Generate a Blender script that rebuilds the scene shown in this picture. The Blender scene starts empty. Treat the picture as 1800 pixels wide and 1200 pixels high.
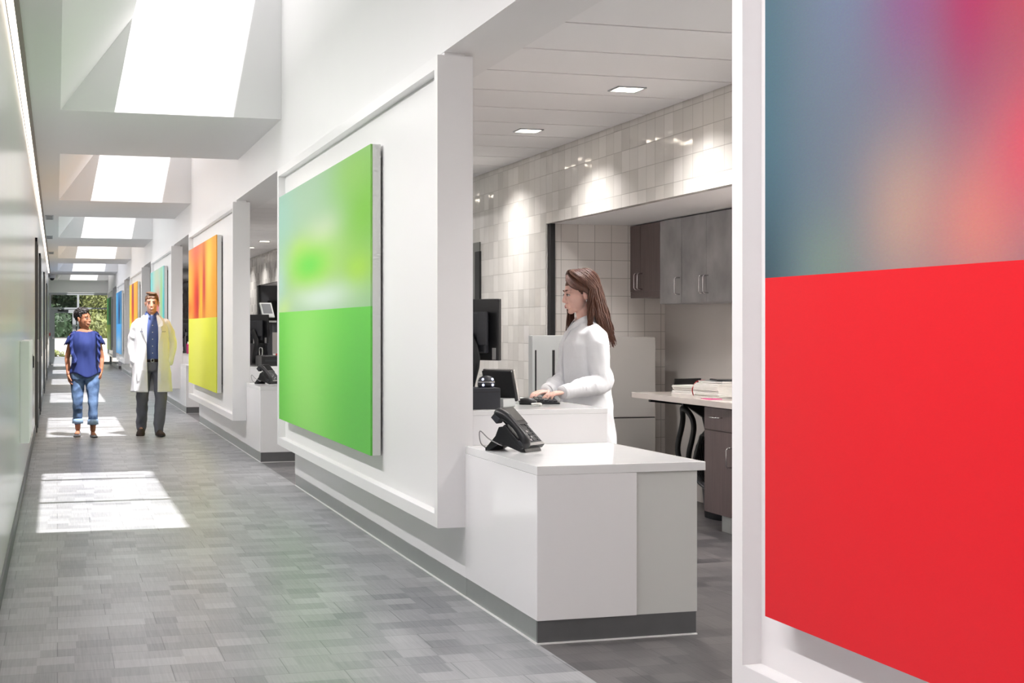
import bpy, bmesh, math, random
from mathutils import Vector, Matrix, noise
random.seed(7)
PI = math.pi
scene = bpy.context.scene
COL = scene.collection
# ------------------------------------------------------------------ camera
FPX, VPX, HOR, CAMH = 2600.0, 100.0, 577.0, 1.4
YAW = math.atan((900 - VPX) / FPX)
cd = bpy.data.cameras.new('camera'); cam = bpy.data.objects.new('camera', cd); COL.objects.link(cam)
cd.sensor_width = 36; cd.lens = FPX / 1800 * 36; cd.shift_y = -(600 - HOR) / 1800
cd.clip_start = .05; cd.clip_end = 400
cam.location = (0, 0, CAMH); cam.rotation_euler = (PI / 2, 0, -YAW)
scene.camera = cam
# ------------------------------------------------------------------ world, sun, exposure
SKY, SUN, EXPO, LAMP, COVE = 1.0, 7.6, 0.58, 13.0, 6.1
w = bpy.data.worlds.new('sky'); scene.world = w; w.use_nodes = True
bg = w.node_tree.nodes['Background']; bg.inputs[0].default_value = (.93, .95, 1, 1); bg.inputs[1].default_value = SKY
sl = bpy.data.lights.new('sun', 'SUN'); sl.energy = SUN; sl.angle = math.radians(.55); sl.color = (1, .96, .95)
so = bpy.data.objects.new('sun', sl); COL.objects.link(so)
SD = Vector((-.185, .52, -1)).normalized()
so.rotation_euler = SD.to_track_quat('-Z', 'Y').to_euler(); so.location = (1, 0, 9)
vs = scene.view_settings
vs.view_transform = 'Standard'; vs.look = 'None'; vs.gamma = 1; vs.exposure = EXPO; vs.use_curve_mapping = False
try:
    scene.cycles.max_bounces = 12; scene.cycles.diffuse_bounces = 8; scene.cycles.glossy_bounces = 5
    scene.cycles.transparent_max_bounces = 24; scene.cycles.sample_clamp_indirect = 12
except Exception: pass

# ------------------------------------------------------------------ materials
def S(r, g, b):
    f = lambda c: (c / 255 / 12.92) if c / 255 <= .04045 else ((c / 255 + .055) / 1.055) ** 2.4
    return (f(r), f(g), f(b), 1)
class NT:
    def __init__(s, name):
        s.m = bpy.data.materials.new(name); s.m.use_nodes = True
        s.t = s.m.node_tree; s.b = s.t.nodes['Principled BSDF']
    def n(s, k, **kw):
        n = s.t.nodes.new(k)
        for a, v in kw.items():
            if a.startswith('i_'): n.inputs[a[2:].replace('_', ' ')].default_value = v
            else: setattr(n, a, v)
        return n
    def l(s, a, b): s.t.links.new(a, b)
    def math(s, op, a, b=None):
        n = s.n('ShaderNodeMath', operation=op)
        for i, v in enumerate((a, b)):
            if v is None: continue
            if isinstance(v, (int, float)): n.inputs[i].default_value = v
            else: s.l(v, n.inputs[i])
        return n.outputs[0]
    def mix(s, fac, a, b, mode='MIX'):
        n = s.n('ShaderNodeMix', data_type='RGBA', blend_type=mode)
        for i, v in ((0, fac), (6, a), (7, b)):
            if isinstance(v, (int, float, tuple)): n.inputs[i].default_value = v
            else: s.l(v, n.inputs[i])
        return n.outputs[2]
    def bump(s, h, strength=.3, dist=.002):
        n = s.n('ShaderNodeBump'); n.inputs['Strength'].default_value = strength; n.inputs['Distance'].default_value = dist
        s.l(h, n.inputs['Height']); s.l(n.outputs[0], s.b.inputs['Normal'])
def mat(name, col, rough=.5, metal=0, spec=.5, emit=None, es=1, noise_amt=0, nscale=20, bump=0, bscale=60, coat=0):
    N = NT(name); b = N.b
    c = S(*col); b.inputs['Base Color'].default_value = c
    b.inputs['Roughness'].default_value = rough; b.inputs['Metallic'].default_value = metal
    b.inputs['Specular IOR Level'].default_value = spec; b.inputs['Coat Weight'].default_value = coat
    if emit: b.inputs['Emission Color'].default_value = S(*emit); b.inputs['Emission Strength'].default_value = es
    if noise_amt:
        tc = N.n('ShaderNodeTexCoord'); nz = N.n('ShaderNodeTexNoise', i_Scale=nscale, i_Detail=4.0); N.l(tc.outputs['Object'], nz.inputs['Vector'])
        d = tuple(x * (1 - noise_amt) for x in c[:3]) + (1,)
        u = tuple(min(1, x * (1 + noise_amt)) for x in c[:3]) + (1,)
        N.l(N.mix(nz.outputs[0], d, u), b.inputs['Base Color'])
    if bump:
        tc = N.n('ShaderNodeTexCoord'); nz = N.n('ShaderNodeTexNoise', i_Scale=bscale, i_Detail=3.0); N.l(tc.outputs['Object'], nz.inputs['Vector'])
        N.bump(nz.outputs[0], bump)
    return N.m
M = {}
M['paint'] = mat('white wall paint', (238, 237, 237), .45, noise_amt=.012, nscale=3)
M['ceil'] = mat('white ceiling paint', (235, 234, 234), .7)
M['gloss'] = mat('white gloss laminate', (240, 239, 240), .12, spec=.5, noise_amt=.01, nscale=2)
M['rim'] = mat('white satin lacquer', (240, 239, 239), .3)
M['quartz'] = mat('pale quartz top', (234, 234, 234), .1, noise_amt=.03, nscale=9)
M['quartz2'] = mat('beige quartz worktop', (218, 208, 202), .15, noise_amt=.04, nscale=9)
M['greypanel'] = mat('pale grey laminate', (212, 213, 210), .35)
M['steel'] = mat('brushed steel kick plate', (176, 180, 178), .32, metal=.75, noise_amt=.05, nscale=14)
M['dsteel'] = mat('dark steel kick plate', (118, 119, 121), .35, metal=.7, noise_amt=.08, nscale=14)
M['base'] = mat('dark grey rubber base', (92, 94, 97), .45)
M['chrome'] = mat('satin nickel', (205, 205, 205), .22, metal=1)
M['black'] = mat('black plastic', (22, 23, 26), .35)
M['black2'] = mat('matt charcoal plastic', (44, 46, 52), .45)
M['bkey'] = mat('grey key legend', (150, 150, 150), .5)
M['screen'] = mat('dark display glass', (14, 15, 18), .08)
M['slate'] = mat('slate grey paint', (96, 98, 102), .5)
M['cabgrey'] = mat('grey steel cabinet paint', (190, 187, 183), .4)
M['lightsteel'] = mat('light grey steel paint', (196, 200, 200), .35, noise_amt=.03, nscale=5)
M['backpaint'] = mat('warm grey wall paint', (206, 201, 197), .6)
M['boardgrey'] = mat('dim grey board', (112, 114, 110), .4)
M['paper'] = mat('white paper', (240, 238, 234), .8)
M['alu'] = mat('grey aluminium frame', (170, 174, 178), .35, metal=.3)
M['dark'] = mat('dark gap', (30, 30, 32), .6)
M['red'] = mat('red plastic', (200, 30, 35), .4)
M['pink'] = mat('magenta plastic', (214, 38, 128), .4)
M['bluelight'] = mat('blue white indicator', (220, 225, 255), .4, emit=(205, 212, 255), es=1.6)
M['cove'] = mat('warm linear light', (255, 245, 232), .5, emit=(255, 240, 226), es=2.2)
M['lamp'] = mat('warm downlight lens', (255, 245, 230), .5, emit=(255, 240, 220), es=9)
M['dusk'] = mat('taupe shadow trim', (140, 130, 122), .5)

def wood(name, a, b, painted_haze=0):
    N = NT(name); tc = N.n('ShaderNodeTexCoord'); mp = N.n('ShaderNodeMapping'); N.l(tc.outputs['Object'], mp.inputs['Vector'])
    mp.inputs['Scale'].default_value = (26, 26, 1.6)
    nz = N.n('ShaderNodeTexNoise', i_Scale=1.6, i_Detail=6.0); N.l(mp.outputs[0], nz.inputs['Vector'])
    c = N.mix(nz.outputs[0], S(*a), S(*b))
    N.l(c, N.b.inputs['Base Color'])
    if painted_haze:
        n2 = N.n('ShaderNodeTexNoise', i_Scale=4.0, i_Detail=4.0); N.l(tc.outputs['Object'], n2.inputs['Vector'])
        N.l(N.mix(n2.outputs[0], S(104, 102, 103), S(190, 189, 190)), N.b.inputs['Base Color']); N.b.inputs['Roughness'].default_value = .4  # cloudy sheen is mixed into the base colour, not reflected
    else: N.b.inputs['Roughness'].default_value = .38
    return N.m
M['wood'] = wood('dark plum wood laminate', (76, 62, 62), (112, 96, 94))
M['wood2'] = wood('smoky grey laminate with painted sheen', (104, 102, 103), (138, 137, 138), .001)

def floor_mat(name, lo, hi, rough):
    N = NT(name); g = N.n('ShaderNodeNewGeometry')
    sep = N.n('ShaderNodeSeparateXYZ'); N.l(g.outputs['Position'], sep.inputs[0])
    TW, TH = .45, .30
    row = N.math('FLOOR', N.math('DIVIDE', sep.outputs[1], TH))
    half = N.math('MULTIPLY', N.math('MODULO', N.math('ABSOLUTE', row), 2.0), .5)
    xs = N.math('ADD', N.math('DIVIDE', sep.outputs[0], TW), half)
    colx = N.math('FLOOR', xs)
    sub = N.math('FLOOR', N.math('MULTIPLY', N.math('ADD', N.math('DIVIDE', sep.outputs[0], TW), N.math('MULTIPLY', row, .31)), 3.0))
    subr = N.math('FLOOR', N.math('DIVIDE', sep.outputs[1], TH / 2))
    def wn(a, b):
        cb = N.n('ShaderNodeCombineXYZ'); N.l(a, cb.inputs[0]); N.l(b, cb.inputs[1])
        k = N.n('ShaderNodeTexWhiteNoise', noise_dimensions='3D'); N.l(cb.outputs[0], k.inputs['Vector']); return k.outputs['Value']
    r1 = wn(colx, row); r2 = wn(sub, subr)
    mp = N.n('ShaderNodeMapping'); N.l(g.outputs['Position'], mp.inputs['Vector']); mp.inputs['Scale'].default_value = (120, 3.5, 1)
    st = N.n('ShaderNodeTexNoise', i_Scale=1.0, i_Detail=3.0); N.l(mp.outputs[0], st.inputs['Vector'])
    big = N.n('ShaderNodeTexNoise', i_Scale=.9, i_Detail=2.0); N.l(g.outputs['Position'], big.inputs['Vector'])
    f = N.math('ADD', N.math('MULTIPLY', r1, .22), N.math('MULTIPLY', r2, .42))
    f = N.math('ADD', f, N.math('MULTIPLY', st.outputs[0], .55)); f = N.math('ADD', f, N.math('MULTIPLY', N.math('SUBTRACT', big.outputs[0], .5), .35))
    f = N.math('SUBTRACT', f, .1)
    c = N.mix(f, S(*lo), S(*hi))
    fy = N.math('FRACT', N.math('DIVIDE', sep.outputs[1], TH)); fx = N.math('FRACT', xs)
    jy = N.math('LESS_THAN', fy, .014); jx = N.math('LESS_THAN', fx, .010)
    j = N.math('MULTIPLY', N.math('MAXIMUM', jx, jy), .55)
    N.l(N.mix(j, c, S(int(lo[0] * .5), int(lo[1] * .5), int(lo[2] * .5))), N.b.inputs['Base Color'])
    N.b.inputs['Roughness'].default_value = rough
    N.b.inputs['Specular IOR Level'].default_value = .5
    N.bump(st.outputs[0], .15, .001)
    return N.m
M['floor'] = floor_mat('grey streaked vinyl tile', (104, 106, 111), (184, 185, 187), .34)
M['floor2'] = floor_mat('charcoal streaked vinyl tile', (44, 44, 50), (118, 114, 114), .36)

def tile_mat(name, a, b, size, ax, rough=.1, tilt=.055):
    N = NT(name); g = N.n('ShaderNodeNewGeometry'); sep = N.n('ShaderNodeSeparateXYZ'); N.l(g.outputs['Position'], sep.inputs[0])
    u = N.math('DIVIDE', N.math('ADD', sep.outputs[ax], .03), size); v = N.math('DIVIDE', N.math('SUBTRACT', sep.outputs[2], .02), size)
    cb = N.n('ShaderNodeCombineXYZ'); N.l(N.math('FLOOR', u), cb.inputs[0]); N.l(N.math('FLOOR', v), cb.inputs[1])
    k = N.n('ShaderNodeTexWhiteNoise', noise_dimensions='3D'); N.l(cb.outputs[0], k.inputs['Vector'])
    c = N.mix(k.outputs['Value'], S(*a), S(*b))
    j = N.math('MAXIMUM', N.math('LESS_THAN', N.math('FRACT', u), .03), N.math('LESS_THAN', N.math('FRACT', v), .03))
    N.l(N.mix(N.math('MULTIPLY', j, .75), c, S(150, 146, 140)), N.b.inputs['Base Color'])
    r = N.n('ShaderNodeMix', data_type='FLOAT'); N.l(j, r.inputs[0]); r.inputs[2].default_value = rough; r.inputs[3].default_value = .7
    N.l(r.outputs[0], N.b.inputs['Roughness'])
    vm = N.n('ShaderNodeVectorMath', operation='SUBTRACT'); N.l(k.outputs['Color'], vm.inputs[0]); vm.inputs[1].default_value = (.5, .5, .5)
    # gentle hand-made wave in each tile as well
    nz = N.n('ShaderNodeTexNoise', i_Scale=7.0, i_Detail=1.0); N.l(g.outputs['Position'], nz.inputs['Vector'])
    v2 = N.n('ShaderNodeVectorMath', operation='SCALE'); N.l(vm.outputs[0], v2.inputs[0]); v2.inputs['Scale'].default_value = tilt * 2
    ad = N.n('ShaderNodeVectorMath', operation='ADD'); N.l(v2.outputs[0], ad.inputs[0]); N.l(g.outputs['Normal'], ad.inputs[1])
    nm = N.n('ShaderNodeVectorMath', operation='NORMALIZE'); N.l(ad.outputs[0], nm.inputs[0])
    bp = N.n('ShaderNodeBump'); bp.inputs['Strength'].default_value = .25; bp.inputs['Distance'].default_value = .01
    N.l(nz.outputs[0], bp.inputs['Height']); N.l(nm.outputs[0], bp.inputs['Normal']); N.l(bp.outputs[0], N.b.inputs['Normal'])
    return N.m
M['tileY'] = tile_mat('glossy white square tile', (214, 211, 205), (232, 229, 224), .156, 1)
M['tileX'] = tile_mat('glossy white square tile crosswise', (226, 221, 216), (236, 232, 228), .150, 0, .2, .02)

def glass_mat(name, tint, refl):
    N = NT(name); t = N.t; t.nodes.remove(N.b)
    tr = N.n('ShaderNodeBsdfTransparent'); tr.inputs[0].default_value = tint
    gl = N.n('ShaderNodeBsdfGlossy'); gl.inputs['Roughness'].default_value = .02
    fr = N.n('ShaderNodeFresnel'); fr.inputs[0].default_value = 1.35
    mx = N.n('ShaderNodeMixShader'); N.l(N.math('MULTIPLY', fr.outputs[0], refl), mx.inputs[0]); N.l(tr.outputs[0], mx.inputs[1]); N.l(gl.outputs[0], mx.inputs[2])
    N.l(mx.outputs[0], t.nodes['Material Output'].inputs[0]); return N.m
M['glass'] = glass_mat('clear window glass', (.95, .96, .96, 1), .6)
M['skyglass'] = glass_mat('skylight glass', (.97, .97, .97, 1), .4)

def cloth(name, c, rough=.85, sheen=0, bump=.15, var=.05):
    m = mat(name, c, rough, noise_amt=var, nscale=30, bump=bump, bscale=350)
    if sheen: m.node_tree.nodes['Principled BSDF'].inputs['Sheen Weight'].default_value = sheen
    return m
M['coat'] = cloth('white cotton coat', (236, 238, 242), var=.02)
M['shirt'] = cloth('blue cotton shirt', (84, 102, 160))
M['top'] = cloth('royal blue jersey', (34, 50, 112))
M['trouser'] = cloth('grey wool trousers', (110, 113, 124))
M['shoe'] = mat('dark brown suede', (52, 38, 36), .8)
M['flat'] = mat('grey leather flat', (120, 124, 134), .5)
M['belt'] = mat('dark leather belt', (40, 26, 26), .4)
M['tee'] = cloth('pale undershirt', (215, 215, 225))
def skin(name, c, rough=.6):
    m = mat(name, c, rough, noise_amt=.04, nscale=25, bump=.05, bscale=120)
    b = m.node_tree.nodes['Principled BSDF']; b.inputs['Subsurface Weight'].default_value = .12; b.inputs['Subsurface Radius'].default_value = (.012, .005, .003); b.inputs['Subsurface Scale'].default_value = 1.0
    return m
M['skinA'] = skin('fair skin', (226, 184, 170)); M['skinB'] = skin('tanned skin', (212, 162, 140)); M['skinC'] = skin('brown skin', (174, 118, 90))
M['lipA'] = mat('rose lips', (176, 96, 96), .4); M['lipB'] = mat('pink lips', (176, 104, 92), .4); M['lipC'] = mat('deep rose lips', (132, 62, 56), .4)
M['eyew'] = mat('eye white', (196, 186, 182), .4); M['iris'] = mat('dark iris', (46, 34, 30), .2); M['teeth'] = mat('teeth', (240, 236, 228), .3)
def hairm(name, a, b, sc=(90, 90, 6)):
    N = NT(name); tc = N.n('ShaderNodeTexCoord'); mp = N.n('ShaderNodeMapping'); N.l(tc.outputs['Object'], mp.inputs['Vector']); mp.inputs['Scale'].default_value = sc
    nz = N.n('ShaderNodeTexNoise', i_Scale=1.0, i_Detail=3.0); N.l(mp.outputs[0], nz.inputs['Vector'])
    N.l(N.mix(nz.outputs[0], S(*a), S(*b)), N.b.inputs['Base Color']); N.b.inputs['Roughness'].default_value = .5
    return N.m
M['hairA'] = hairm('chestnut hair', (34, 17, 10), (104, 58, 34)); M['hairB'] = hairm('brown hair', (58, 38, 26), (128, 90, 62)); M['hairC'] = hairm('black hair', (14, 12, 13), (46, 40, 42), (120, 120, 120))
def denim():
    N = NT('washed blue denim'); tc = N.n('ShaderNodeTexCoord')
    nz = N.n('ShaderNodeTexNoise', i_Scale=7.0, i_Detail=4.0); N.l(tc.outputs['Object'], nz.inputs['Vector'])
    r = N.n('ShaderNodeMapRange'); r.inputs[1].default_value = .35; r.inputs[2].default_value = .7; N.l(nz.outputs[0], r.inputs[0])
    N.l(N.mix(r.outputs[0], S(42, 66, 104), S(116, 146, 188)), N.b.inputs['Base Color']); N.b.inputs['Roughness'].default_value = .85
    return N.m
M['denim'] = denim(); M['denim2'] = cloth('pale denim cuff', (150, 178, 212))

# ------------------------------------------------------------------ mesh helpers
def link(o, parent=None):
    COL.objects.link(o)
    if parent: o.parent = parent
    return o
def obj(name, bm, m, parent=None, smooth=False, loc=None, bevel=0):
    me = bpy.data.meshes.new(name); bmesh.ops.recalc_face_normals(bm, faces=bm.faces[:]); bm.to_mesh(me); bm.free()
    if isinstance(m, str): m = [m]
    for k in m: me.materials.append(M[k])
    if smooth: me.polygons.foreach_set('use_smooth', [True] * len(me.polygons))
    o = bpy.data.objects.new(name, me); link(o, parent)
    if loc: o.location = loc
    if bevel:
        b = o.modifiers.new('bevel', 'BEVEL'); b.width = bevel; b.segments = 2; b.limit_method = 'ANGLE'; b.harden_normals = False
    return o
def tag(o, label, cat, group=None):
    o['label'] = label; o['category'] = cat
    if group: o['group'] = group
    return o
def struct(o, label=None):
    o['kind'] = 'structure'
    if label: o['label'] = label
    return o
def thing(name, label, cat, loc=(0, 0, 0), rz=0, group=None):
    o = bpy.data.objects.new(name, None); o.empty_display_size = .1; link(o); o.location = loc; o.rotation_euler = (0, 0, rz)
    return tag(o, label, cat, group)
def copy_tree(o, parent=None):
    c = o.copy(); COL.objects.link(c); c.parent = parent
    for ch in [x for x in bpy.data.objects if x.parent is o]: copy_tree(ch, c)
    return c
def box(bm, x0, x1, y0, y1, z0, z1, mi=0, mx=None):
    vs_ = [bm.verts.new(((x0, x1)[i], (y0, y1)[j], (z0, z1)[k])) for i in (0, 1) for j in (0, 1) for k in (0, 1)]
    if mx: 
        for v in vs_: v.co = mx @ v.co
    for q in ((0, 1, 3, 2), (4, 6, 7, 5), (0, 4, 5, 1), (2, 3, 7, 6), (0, 2, 6, 4), (1, 5, 7, 3)):
        f = bm.faces.new([vs_[i] for i in q]); f.material_index = mi
    return bm
def B(*a, **k): return box(bmesh.new(), *a, **k)
def quad(bm, pts, mi=0):
    f = bm.faces.new([bm.verts.new(p) for p in pts]); f.material_index = mi; return f
def prism(bm, prof, axis, a, b, mi=0):
    """prof: 2D points in the two other axes, extruded along axis from a to b"""
    def P(p, t):
        q = list(p); q.insert(axis, t); return q
    r0 = [bm.verts.new(P(p, a)) for p in prof]; r1 = [bm.verts.new(P(p, b)) for p in prof]; n = len(prof)
    bm.faces.new(r0).material_index = mi; bm.faces.new(r1[::-1]).material_index = mi
    for i in range(n): bm.faces.new((r0[i], r0[(i + 1) % n], r1[(i + 1) % n], r1[i])).material_index = mi
    return bm
def loft(bm, rings, cap=True, closed=True, mi=0):
    R = [[bm.verts.new(p) for p in r] for r in rings]; n = len(R[0])
    for a, b in zip(R, R[1:]):
        for i in range(n if closed else n - 1):
            bm.faces.new((a[i], a[(i + 1) % n], b[(i + 1) % n], b[i])).material_index = mi
    if cap and closed:
        bm.faces.new(R[0][::-1]).material_index = mi; bm.faces.new(R[-1]).material_index = mi
    return bm
def ering(c, rx, ry, n=24, ex=2.0, tilt=None):
    out = []
    for i in range(n):
        a = 2 * PI * i / n; ca, sa = math.cos(a), math.sin(a)
        p = Vector((math.copysign(abs(ca) ** (2 / ex), ca) * rx, math.copysign(abs(sa) ** (2 / ex), sa) * ry, 0))
        if tilt: p = tilt @ p
        out.append(p + Vector(c))
    return out
def spline(pts, n):
    P = [Vector(p) for p in pts]; out = []
    for i in range(len(P) - 1):
        a, b, c, d = P[max(i - 1, 0)], P[i], P[i + 1], P[min(i + 2, len(P) - 1)]
        for k in range(n):
            t = k / n
            out.append(.5 * ((2 * b) + (c - a) * t + (2 * a - 5 * b + 4 * c - d) * t * t + (3 * b - a - 3 * c + d) * t ** 3))
    return out + [P[-1]]
def tube(bm, pts, rad, n=10, sub=1, mi=0, ref=None, flat=1.0):
    """rad: number or list matching pts; flat scales the second axis"""
    if not isinstance(rad, (list, tuple)): rad = [rad] * len(pts)
    if sub > 1:
        pr_ = spline([(r, 0, 0) for r in rad], sub); pts = spline(pts, sub); rad = [max(.0008, p.x) for p in pr_]
    P = [Vector(p) for p in pts]; T = []
    for i in range(len(P)):
        t = P[min(i + 1, len(P) - 1)] - P[max(i - 1, 0)]
        T.append(t.normalized() if t.length > 1e-9 else Vector((0, 0, 1)))
    u = Vector(ref) if ref else (Vector((0, 0, 1)) if abs(T[0].z) < .9 else Vector((1, 0, 0)))
    rings = []
    for p, t, r in zip(P, T, rad):
        u = (u - t * u.dot(t)).normalized(); v = t.cross(u)
        rings.append([p + (u * math.cos(a) + v * math.sin(a) * flat) * r for a in (2 * PI * k / n for k in range(n))])
    # rounded ends
    for e, s_ in ((0, -1), (-1, 1)):
        t = T[e]; r = rad[e]; c = P[e]; extra = []
        for q in (.6, .9):
            extra.append([c + t * s_ * r * .9 * q * min(1, flat) + (x - c) * math.sqrt(max(0, 1 - q * q)) for x in rings[e]])
        if s_ < 0: rings = extra[::-1] + rings
        else: rings = rings + extra
    return loft(bm, rings, mi=mi)
def ell(bm, c, r, mx=None, sub=3, mi=0):
    g = bmesh.ops.create_icosphere(bm, subdivisions=sub, radius=1)
    X = Matrix.Translation(Vector(c)) @ (mx.to_4x4() if mx else Matrix.Identity(4)) @ Matrix.Diagonal((*r, 1))
    bmesh.ops.transform(bm, matrix=X, verts=g['verts'])
    for v in g['verts']:
        for f in v.link_faces: f.material_index = mi
    return bm
def cyl(bm, c, r, h, n=20, axis='z', mi=0, r2=None):
    r2 = r if r2 is None else r2; c = Vector(c); R = []
    for t, rr in ((0, r), (h, r2)):
        ring = []
        for k in range(n):
            a = 2 * PI * k / n; p = (rr * math.cos(a), rr * math.sin(a), t)
            if axis == 'x': p = (p[2], p[0], p[1])
            if axis == 'y': p = (p[1], p[2], p[0])
            ring.append(c + Vector(p))
        R.append(ring)
    return loft(bm, R, mi=mi)
def remeshed(name, bm, m, parent, voxel=.006, smooth=4, wrinkle=0, wscale=12, loc=None):
    me = bpy.data.meshes.new(name + ' draft'); bmesh.ops.recalc_face_normals(bm, faces=bm.faces[:]); bm.to_mesh(me); bm.free()
    t = bpy.data.objects.new(name + ' draft', me); COL.objects.link(t)
    r = t.modifiers.new('r', 'REMESH'); r.mode = 'VOXEL'; r.voxel_size = voxel; r.use_smooth_shade = True
    s_ = t.modifiers.new('s', 'SMOOTH'); s_.factor = .6; s_.iterations = smooth
    dg = bpy.context.evaluated_depsgraph_get()
    out = bpy.data.meshes.new_from_object(t.evaluated_get(dg)); out.name = name
    bpy.data.objects.remove(t); bpy.data.meshes.remove(me)
    if wrinkle:
        for v in out.vertices:
            p = v.co; n_ = 1 - 2.6 * abs(noise.noise(Vector((p.x * wscale, p.y * wscale, p.z * wscale * .6)))) + .5 * noise.noise(Vector((p.x * 26, p.y * 26, p.z * 14)))
            v.co = p + v.normal * n_ * wrinkle
    out.materials.clear(); out.materials.append(M[m])
    out.polygons.foreach_set('use_smooth', [True] * len(out.polygons))
    o = bpy.data.objects.new(name, out); link(o, parent)
    if loc: o.location = loc
    return o
def onX(u, v, X):
    t = (u - 900) / FPX; r = (math.sin(YAW) + t * math.cos(YAW), math.cos(YAW) - t * math.sin(YAW), -(v - HOR) / FPX); k = X / r[0]
    return Vector((X, r[1] * k, CAMH + r[2] * k))

# ------------------------------------------------------------------ the building, bay after bay
P = 9.3                      # length of one bay
YE, YB = 60.0, -8.0          # far end, wall behind
XL, XF, XT, XB = -.28, 2.03, 3.89, 4.96
K0, K1 = -1, 5
struct(obj('floor', B(XL - .1, 2.04, YB, YE + .1, -.1, 0), 'floor'))
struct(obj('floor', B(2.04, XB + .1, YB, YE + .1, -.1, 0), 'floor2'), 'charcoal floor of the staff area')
# left wall: smooth satin panels with tall flush doors
M['left'] = mat('satin grey-white panel', (192, 194, 192), .2, noise_amt=.02, nscale=2)
struct(obj('wall_left', B(XL - .15, XL, YB, YE, 0, 3.3), 'left'))
struct(obj('baseboard_left', B(XL, XL + .012, YB, YE, 0, .1), 'base'))
struct(obj('wall_back', B(XL - .15, XB + .1, YB - .15, YB, 0, 5.6), 'paint'))
# ceiling over the corridor: strip, beams between the skylight shafts, sloped side, curb
bm = bmesh.new()
box(bm, XL - .15, .03, YB, YE, 3.27, 3.42)
XG = .63; ZG = 5.5; ZS = 4.1
for k in range(K0, K1 + 1):
    a, b = 7.27 + P * k, 13.25 + P * k            # the open shaft
    nxt = 7.27 + P * (k + 1) if k < K1 else YE + .1
    if k == K0: box(bm, .03, 1.92, YB, a, 3.27, ZG + .1)
    box(bm, .03, 1.92, b, nxt, 3.27, ZG + .1)
    e = YE + .1 if k == K1 else b
    prism(bm, [(.03, 3.27), (XG, ZS), (XG, ZG + .1), (.03, ZG + .1)], 1, a, b)
    box(bm, XG, 1.92, a, a + .45, ZG, ZG + .1)
struct(obj('ceiling', bm, 'ceil'))
# header wall over the openings and shafts' right side
bm = bmesh.new(); box(bm, 1.92, 2.28, YB, YE, 2.835, ZG + .1)
struct(obj('wall_right', bm, 'paint'))
bm = bmesh.new()
for k in range(K0, K1 + 1): box(bm, 1.925, 2.035, 7.45 + P * k, 13.2 + P * k, 2.812, 2.836)
struct(obj('trim_1', bm, 'rim'))
# skylights
for k in range(K0, K1 + 1):
    a, b = 7.72 + P * k, 13.25 + P * k
    s_ = bpy.data.objects.new('window_%d' % (k + 3), None); link(s_); s_.location = (1.27, (a + b) / 2, ZG); struct(s_, 'skylight over the corridor')
    s_.empty_display_size = .1
    hy = (b - a) / 2
    obj('pane', B(-.64, .65, -hy, hy, .03, .04), 'skyglass', s_)
    for q in (-1 / 3, 1 / 3):
        obj('mullion', B(-.64, .65, q * hy - .035, q * hy + .035, 0, .07), 'alu', s_)
# end wall with glazing
bm = bmesh.new()
box(bm, XL - .15, 2.28, YE, YE + .15, 2.78, ZG + .1); box(bm, 2.06, XB + .1, YE, YE + .15, 0, 3.3); 
struct(obj('wall_end', bm, 'paint'))
g = bpy.data.objects.new('window_20', None); link(g); g.location = (.9, YE + .02, 0); struct(g, 'grey framed glazing at the far end of the corridor')
X0, X1, XM, XD = -.27, 2.05, .79, .70
bm = bmesh.new()
for a in ((X0, X1, 2.70, 2.78), (X0, X1, 2.15, 2.21)): box(bm, a[0] - .9, a[1] - .9, 0, .1, a[2], a[3])
for x in (X0 + .02, XM, X1 - .04): box(bm, x - .04 - .9, x + .04 - .9, -.004, .104, 0, 2.705)
box(bm, XM - .9, X1 - .9, .004, .096, 0, .1)
obj('window_frame', bm, 'alu', g)
bm = bmesh.new(); box(bm, X0 - .9, X1 - .9, .04, .05, 2.21, 2.7); box(bm, XM - .9, X1 - .9, .04, .05, .1, 2.15); obj('pane', bm, 'glass', g)
d = bpy.data.objects.new('door_1', None); link(d); d.location = (.25, YE + .03, 0); struct(d, 'glazed exit door in grey frame')
bm = bmesh.new(); a, b = -.46, .46
box(bm, a, a + .13, 0, .06, .02, 2.13); box(bm, b - .13, b, 0, .06, .02, 2.13); box(bm, a + .13, b - .13, .002, .058, .02, .30); box(bm, a + .13, b - .13, .002, .058, 2.0, 2.13)
obj('door_frame', bm, 'alu', d); obj('pane', B(a + .13, b - .13, .025, .035, .3, 2.0), 'glass', d)
bm = bmesh.new(); box(bm, a + .05, b - .03, -.07, -.04, 1.01, 1.06); box(bm, a + .04, a + .1, -.05, 0, .99, 1.09); obj('push_bar', bm, 'chrome', d)
obj('door_closer', B(-.22, .18, -.06, 0, 2.05, 2.12), 'black', d)
# tall flush doors in the left wall
for i, y in enumerate((20.9, 25.2, 33.5, 42.0)):
    d = bpy.data.objects.new('door_%d' % (i + 2), None); link(d); d.location = (XL, y, 0); struct(d, 'tall flush door in the left wall')
    obj('door_leaf', B(.002, .016, .05, 1.0, .02, 2.55), 'left', d)
    bm = bmesh.new(); box(bm, 0, .028, -.02, .04, 0, 2.62); box(bm, 0, .028, 1.01, 1.07, 0, 2.62); box(bm, 0, .028, -.02, 1.07, 2.57, 2.62); obj('door_frame', bm, 'base', d)
    obj('door_handle', B(.016, .05, .12, .15, .95, 1.25), 'chrome', d)

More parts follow.
